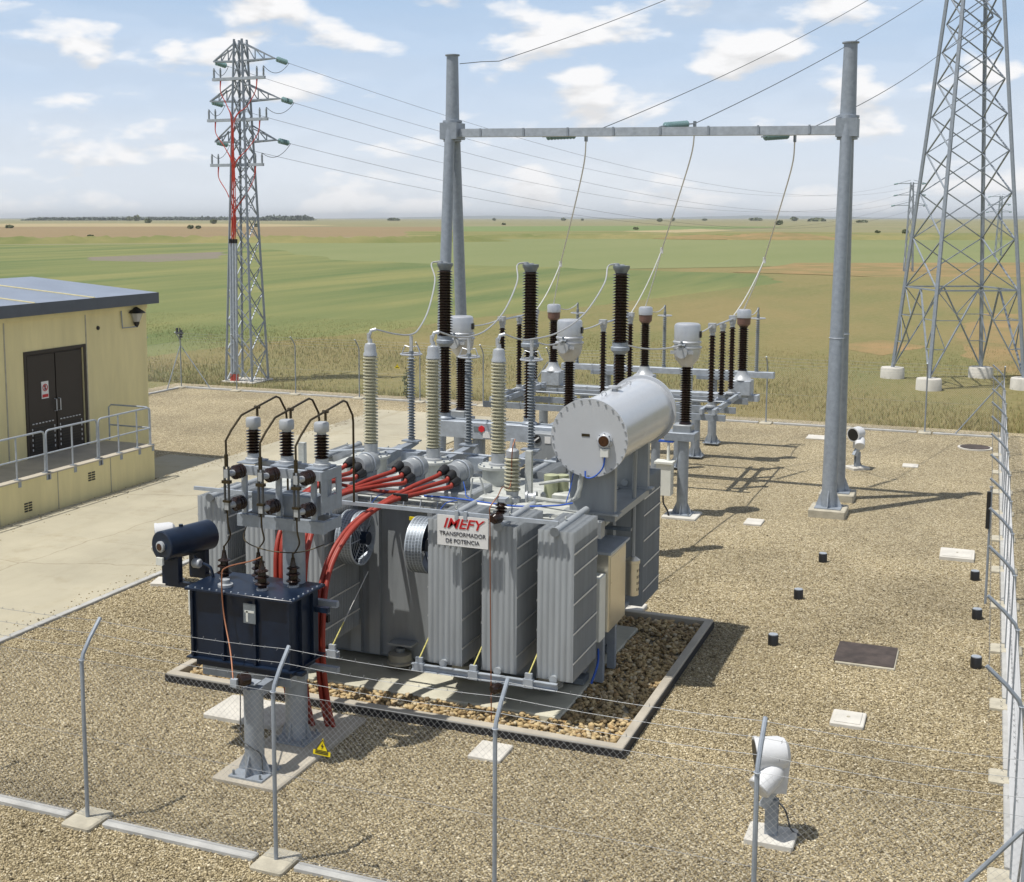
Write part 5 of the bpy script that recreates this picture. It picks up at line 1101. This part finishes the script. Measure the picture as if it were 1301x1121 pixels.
# line insulators, spans and droppers
DIRL = Vector((.55, 1.4, .02)).normalized()
TW = [Vector((-2.6, 58.1, 17.9)), Vector((.25, 57.7, 18.4)), Vector((-1.0, 57.9, 15.1))]
SS = ('hut-side bay', 'middle bay', 'leg-side bay')
for k, (p0, p1, cl_) in enumerate(((Vector((-10.95, 31.78, 9.10)), Vector((-10.21, 33.2, 9.22)), Vector((-11.81, 36.0, 5.67))), (Vector((-7.83, 31.78, 9.28)), Vector((-7.29, 33.2, 9.43)), Vector((-8.77, 36.0, 6.10))), (Vector((-5.34, 31.78, 8.96)), Vector((-4.75, 33.2, 9.08)), Vector((-5.87, 36.0, 5.86))))):
    s = SS[k]; d = (p1-p0).normalized(); L = (p1-p0).length
    t = thing('insulator_string', 'string of green glass discs at the gantry beam, ' + s, 'insulator', p0, 'glass insulator strings')
    for j in range(9): M().lathe([(.03, 0), (.035, .03), (.085, .045), (.098, .052), (.05, .065), (.025, .115)], p0 + d*(.16 + j*.115), d, 16).build('disc', 'glass_green', t)
    m = M(); m.tube([p0, p0 + d*.18], .018, 6); m.tube([p0 + d*(.16+9*.115), p1], .02, 6); m.build('hardware', 'galvanised', t)
    m = M(); m.box(p1.x-.03, p1.x+.03, p1.y-.06, p1.y+.06, p1.z-.18, p1.z+.06); m.build('strain_clamp', 'dark_steel', t)
    tag(M().tube(arc(p1, TW[k], .4, 24), .011, 5).build('line_conductor', 'wire_dark'), 'overhead line wire rising from the gantry to the big pylon, ' + s, 'wire', 'overhead wires from gantry to pylon')
    x = PHX[k]; e1 = Vector((x, 36.55, 4.42)); e2 = Vector((x, 34.95, 4.34))
    m = M(); P = spline([p1 + Vector((0, 0, -.15)), p1.lerp(cl_, .12) + Vector((.05, -.05, -.35)), p1.lerp(cl_, .5) + Vector((.05, 0, -.15)), cl_], 8); m.tube(P, .019, 6); m.tube(arc(cl_, e1, .05, 6), .016, 6); m.tube(arc(cl_, e2, .12, 8), .016, 6); m.box(cl_.x-.035, cl_.x+.035, cl_.y-.04, cl_.y+.04, cl_.z-.10, cl_.z+.07)
    tag(m.build('dropper', 'dropper_wire'), 'pale dropper wire hanging from the beam and splitting in two, ' + s, 'wire', 'dropper wires')
tag(M().tube([(-13.25, 31.7, 11.05), (-12.9, 32.3, 11.15)] + arc((-12.6, 32.9, 11.22), (-1.2, 58, 22.6), .7, 20), .010, 5).build('earth_conductor', 'wire_dark'), 'topmost earth wire leaving the gantry column head', 'wire')
# conductors between the apparatus
PB = ('on the bushing nearest the hut', 'on the middle bushing', 'on the bushing nearest the conservator')
for hx, ax, cx_, px, s, s2 in zip(HVX, (-9.47, -8.36, -7.20), CBX, PHX, PB, PH):
    P = spline([(hx+.08, 18.96, 5.16), (ax-.06, 19.9, 5.0), (ax, 20.42, 4.95), (ax*.72+cx_*.28, 21.6, 4.97), (ax*.42+cx_*.58, 22.9, 5.22), (ax*.15+cx_*.85-.08, 24.2, 5.72), (cx_-.22, 24.78, 6.03), (cx_-.12, 24.95, 6.09)], 8)
    tag(M().tube(P, .015, 7).build('busbar_wire', 'conductor'), 'grey stranded wire looping up to the breaker, ' + s, 'wire', 'looped wires from bushings to breaker')
    tag(M().tube(arc((cx_, 25.3, 4.43), (px-.05, 28.92, 4.10), .10, 10), .018, 6).build('link_wire', 'wire'), 'wire from the breaker to the current transformer, ' + s2, 'wire', 'wires from breaker to current transformers')
    tag(M().tube(arc((px, 29.6, 4.30), (px, 32.1, 4.30), .06, 8), .018, 6).build('link_wire', 'wire'), 'wire from the current transformer to the disconnector, ' + s2, 'wire', 'wires from current transformers to disconnector')
    tag(M().tube(arc((px, 36.7, 4.40), (px, 39.0, 4.30), .18, 10), .014, 6).build('link_wire', 'wire'), 'wire from the voltage transformer to the ringed arrester, ' + s2, 'wire', 'wires to the ringed arresters')

# ------------------------------------------------------------------ lattice pylons
def lattice(root, zs, half, feet, material, la, ba, k_bottom=False):
    """four legs through heights zs; half(z) gives half-width; feet = rotation angle of the square"""
    c0, s0 = math.cos(feet), math.sin(feet)
    def corner(i, z):
        h = half(z); a, b = ((-1, -1), (1, -1), (1, 1), (-1, 1))[i % 4]; return Vector(((a*c0-b*s0)*h, (a*s0+b*c0)*h, z))
    for i in range(4):
        a, b = ((-1, -1), (1, -1), (1, 1), (-1, 1))[i]; out = Vector((-(a*c0-b*s0), -(a*s0+b*c0), 0))
        m = M(); m.beam(corner(i, zs[0]), corner(i, zs[-1]), la, la*.9, out); m.build('leg', material, root, False)
    for j in range(len(zs)-1):
        for i in range(4):
            p, q = corner(i, zs[j]), corner(i+1, zs[j]); r, s = corner(i+1, zs[j+1]), corner(i, zs[j+1])
            if k_bottom and j == 0:
                mid = (r+s)/2
                for a, b in ((p, mid), (q, mid)):
                    M().beam(a, b, ba*1.2, ba*.7).build('brace', material, root, False)
                for a, f in ((p, s), (q, r)):
                    for t_ in (.33, .66): M().beam(a.lerp(f, t_), a.lerp(mid, t_), ba*.7, ba*.5).build('brace', material, root, False); 
                    M().beam(a.lerp(f, .66), a.lerp(mid, .33), ba*.7, ba*.5).build('brace', material, root, False); M().beam(f, a.lerp(mid, .66), ba*.7, ba*.5).build('brace', material, root, False)
                M().beam(r, s, ba*1.3, ba).build('brace', material, root, False)
            else:
                M().beam(p, r, ba, ba*.6).build('brace', material, root, False); M().beam(q, s, ba, ba*.6).build('brace', material, root, False)
    return corner
# big pylon beyond the right corner
bp2 = thing('lattice_pylon', 'huge galvanised lattice pylon on four round concrete feet beyond the yard', 'pylon', (-1.25, 58.0, 0))
hb = lambda z: (2.80 - (z-.45)*.1155) / math.sqrt(2) if z < 17 else (2.80 - 16.55*.1155 - (z-17)*.07) / math.sqrt(2)
zs = [.45, 4.05, 6.15, 8.05, 9.75, 11.25, 12.65, 13.9, 15.05, 16.1, 17.1, 18.1, 19.1, 20.1, 21.0, 22.0]
cr = lattice(bp2, zs, hb, R(25), 'galvanised', .13, .062, True)
for i in range(4):
    p = cr(i, .45); M().lathe([(.52, -.3), (.50, .42), (.47, .47)], (p.x, p.y, 0), n=22).build('footing', 'pale_concrete', bp2, False)
for z, l, dx in ((17.9, 2.0, -1), (18.4, 2.1, 1), (15.1, 1.0, 1), (20.4, 2.0, -1), (20.9, 2.0, 1)):
    for sy in (-.4, .4): M().beam((dx*.3, sy, z-.2), (dx*l*.72, 0, z+.12), .08, .08).build('cross_arm', 'galvanised', bp2, False)
    M().beam((dx*.3, 0, z+.8), (dx*l*.72, 0, z+.16), .06, .06).build('cross_arm', 'galvanised', bp2, False)
# tower with red cables behind the hut
lp = thing('lattice_pylon', 'slim lattice pylon with three arm levels and red cables running down it', 'pylon', (-29.6, 46.9, 0))
hl = lambda z: .66 - z*.0335 if z < 14 else .19
zs = [0, 1.35, 2.6, 3.8, 4.95, 6.05, 7.1, 8.1, 8.9, 9.7, 10.5, 11.3, 12.1, 12.9, 13.7, 14.45]
lattice(lp, zs, hl, 0, 'galvanised', .09, .045)
M().box(-.82, .82, -.82, .82, -.1, .05, .02).build('footing', 'pale_concrete', lp, False)
for z, l in ((13.55, 1.5), (11.9, 1.72), (10.2, 1.52)):
    for sx in (-1, 1):
        h0 = hl(z); tip = Vector((sx*l+.15, 0, z+.05))
        arm = M().beam((sx*h0, -h0, z), tip, .06, .06).build('cross_arm', 'galvanised', lp, False)
        M().beam((sx*h0, h0, z), tip, .06, .06).build('arm_chord', 'galvanised', arm, False)
        for sy in (-1, 1): M().beam((sx*hl(z+.75), sy*h0, z+.72), tip, .05, .05).build('arm_chord', 'galvanised', arm, False)
        for f in (.35, .65): M().beam(Vector((sx*h0, 0, z)).lerp(tip, f), Vector((sx*h0, 0, z+.72)).lerp(tip, f), .035, .035).build('arm_web', 'galvanised', arm, False); M().beam(Vector((sx*h0, 0, z)).lerp(tip, f), Vector((sx*h0, 0, z+.72)).lerp(tip, f-.3), .035, .035).build('arm_web', 'galvanised', arm, False)
for z, x0_, x1_ in ((12.82, -1.25, 1.3), (11.12, -1.55, 1.4), (9.24, -1.45, 1.15)):
    b = M().box(x0_, x1_, -.30, -.16, z-.06, z+.06).build('termination_bar', 'galvanised_pale', lp, False)
    for x in (x0_+.06, x0_+.38, x1_-.38, x1_-.06): M().lathe([(.03, 0)] + sheds(.03, .055, .02, .36, 6) + [(.02, .42)], (x, -.23, z+.06), n=10).build('cable_end', 'grey_polymer', b, False)
    for sx, xe in ((-1, x0_+.38), (1, x1_-.38)):
        for j in range(2): M().tube(spline([(xe + j*.04, -.26, z-.04), (xe*.95, -.3, z-.55), (xe*.55, -.36, z-1.15), (-.22 + j*.06 + .04*sx, -.42, z-1.9), (-.24 + j*.07 + .05*sx, -.44, 8.0 if z > 9.9 else 6.9), (-.28 + j*.07 + .05*sx, -.50, 5.9)], 6), .017, 6).build('red_cable', 'tower_red', lp, False)
for x in (-.40, -.27, -.13): M().cyl((x, -.60, .02), (x+.02, -.50, 6.0), .058, n=10).build('conduit', 'galvanised_pale', lp, False); M().cyl((x, -.60, .0), (x, -.60, .35), .066, n=10).build('conduit_foot', 'tower_red', lp, False); M().cyl((x+.02, -.5, 5.95), (x+.02, -.5, 6.12), .07, n=10).build('conduit_seal', 'black', lp, False)
# two far pylons on the plain
def far_pylon(loc, label, h=11.7):
    t = thing('lattice_pylon', label, 'pylon', loc, 'far pylons on the plain'); hf = lambda z: .55 - z*.034
    lattice(t, [0, 1.9, 3.8, 5.6, 7.3, 8.8, 10.2, h], hf, R(10), 'galvanised', .11, .06)
    for z, l in ((h-.15, 1.75), (h-1.65, 1.75), (h-3.0, 2.0)):
        for sx in (-1, 1): a = M().beam((sx*.15, 0, z), (sx*l, 0, z), .10, .10).build('cross_arm', 'galvanised', t, False); M().beam((sx*.15, 0, z+.45), (sx*l, 0, z), .06, .06).build('arm_tie', 'galvanised', a, False); M().cyl((sx*l, 0, z), (sx*l-.5, 0, z-.1), .09, n=8).build('insulator', 'glass_green', a, False)
    return t
far_pylon((-10.4, 179.5, 0), 'small far pylon with three arm levels seen between the gantry and the big pylon')
far_pylon((.7, 262, 0), 'faint farther pylon seen through the legs of the big pylon', 11.2)
# the six wires between the slim pylon and the far pylon, with their dead-end strings
for z, l, fz_ in ((13.6, 1.5, 11.55), (11.95, 1.72, 10.05), (10.25, 1.52, 8.7)):
    for sx, sd in ((-1, 'side nearest the hut'), (1, 'side facing the gantry')):
        nm = {13.6: 'top', 11.95: 'middle', 10.25: 'lowest'}[z]; p = Vector((-29.6+.15+sx*l, 46.9, z)); q = Vector((-10.4+sx*1.75, 179.5, fz_)); d = (q-p).normalized(); d = (d + Vector((0, 0, -.10))).normalized()
        t = thing('insulator_string', 'short green glass string on the %s arm of the slim pylon, %s' % (nm, sd), 'insulator', p, 'glass strings of the slim pylon')
        for j in range(5): M().lathe([(.03, 0), (.04, .04), (.10, .055), (.12, .062), (.04, .075), (.03, .13)], p + d*(.15 + j*.13), d, 12).build('disc', 'glass_green', t)
        e = p + d*.95; M().tube([p, e], .018, 6).build('hardware', 'galvanised', t)
        tag(M().tube(arc(e, q, 3.3, 40), .008, 5).build('line_conductor', 'wire_dark'), 'overhead wire from the %s arm of the slim pylon, %s' % (nm, sd), 'wire', 'overhead wires of the slim pylon')
        bz = {13.6: 12.9, 11.95: 11.2, 10.25: 9.32}[z] + .4; bx_ = -29.6 + (({13.6: -1.25, 11.95: -1.55, 10.25: -1.45} if sx < 0 else {13.6: 1.3, 11.95: 1.4, 10.25: 1.15})[z])*.96
        tag(M().tube(arc(e, (bx_, 46.67, bz), .35, 10), .012, 5).build('jumper_wire', 'wire_dark'), 'jumper at the %s glass string of the slim pylon, %s' % (nm, sd), 'wire', 'jumpers of the slim pylon')

# ------------------------------------------------------------------ floodlights
def floodlight(label, x, y, rz):
    t = thing('floodlight', label, 'floodlight', (x, y, 0), 'squat floodlights on concrete pads')
    M().box(-.27, .27, -.23, .23, -.05, .085, .015).build('pad', 'pale_concrete', t, False)
    m = M(); m.box(-.07, .07, -.05, -.035, .085, .50); m.box(-.07, .07, .035, .05, .085, .50); m.box(-.055, .055, -.034, .034, .086, .16); m.build('post', 'galvanised', t, False)
    m = M(); m.beam((-.10, 0, .40), (.03, 0, .64), .12, .10); m.build('bracket', 'galvanised_pale', t, False)
    h = M().lathe([(.205, 0), (.205, .03), (.195, .05), (.19, .27), (.165, .34), (.10, .38)], (-.20, -.04, 1.0), (1, .35, .10), 28).build('hood', 'white_paint', t, False)
    M().lathe([(.17, -.006), (.17, -.002)], (-.20, -.04, 1.0), (1, .35, .10), 24).build('glass', 'black', h, False)
    M().prism([(-.02, -.10, .60), (.16, -.04, .60), (.19, -.03, .98), (-.02, -.10, .98)], (-.07, .20, 0)).build('ballast_box', 'white_paint', t, False)
    M().lathe([(.12, 0), (.135, .012), (.135, .26), (.10, .34)], (-.12, -.26, .70), (.45, .62, .50), 24).build('lamp_socket', 'white_paint', t, False)
    M().tube(spline([(-.05, .06, .5), (.12, .12, .35), (.2, .12, .12), (.3, .14, .05)], 5), .012, 6).build('cable', 'wire_dark', t, False)
    t.rotation_euler = (0, 0, rz); return t
floodlight('white floodlight on a pad just inside the front fence', -2.0, 13.95, 0)
floodlight('white floodlight with its glass showing behind the right gantry leg', -3.25, 36.75, R(40))
floodlight('white floodlight at the road edge behind the blue drum', -14.35, 19.75, R(15))

# ------------------------------------------------------------------ summer haze over the plain
hm_ = bpy.data.materials.new('haze'); hm_.use_nodes = True; ht = hm_.node_tree; ht.nodes.remove(ht.nodes['Principled BSDF'])
pv = ht.nodes.new('ShaderNodeVolumePrincipled'); pv.inputs['Color'].default_value = (.90, .95, 1, 1); pv.inputs['Density'].default_value = 6e-5
pv.inputs['Anisotropy'].default_value = .2
ht.links.new(pv.outputs[0], ht.nodes['Material Output'].inputs['Volume']); MAT['haze'] = hm_
hzb = M().box(-30000, 30000, -30000, 30000, -12, 110).build('haze', 'haze'); stuff(tag(hzb, 'thin pale haze hanging over the far plain', 'haze'))
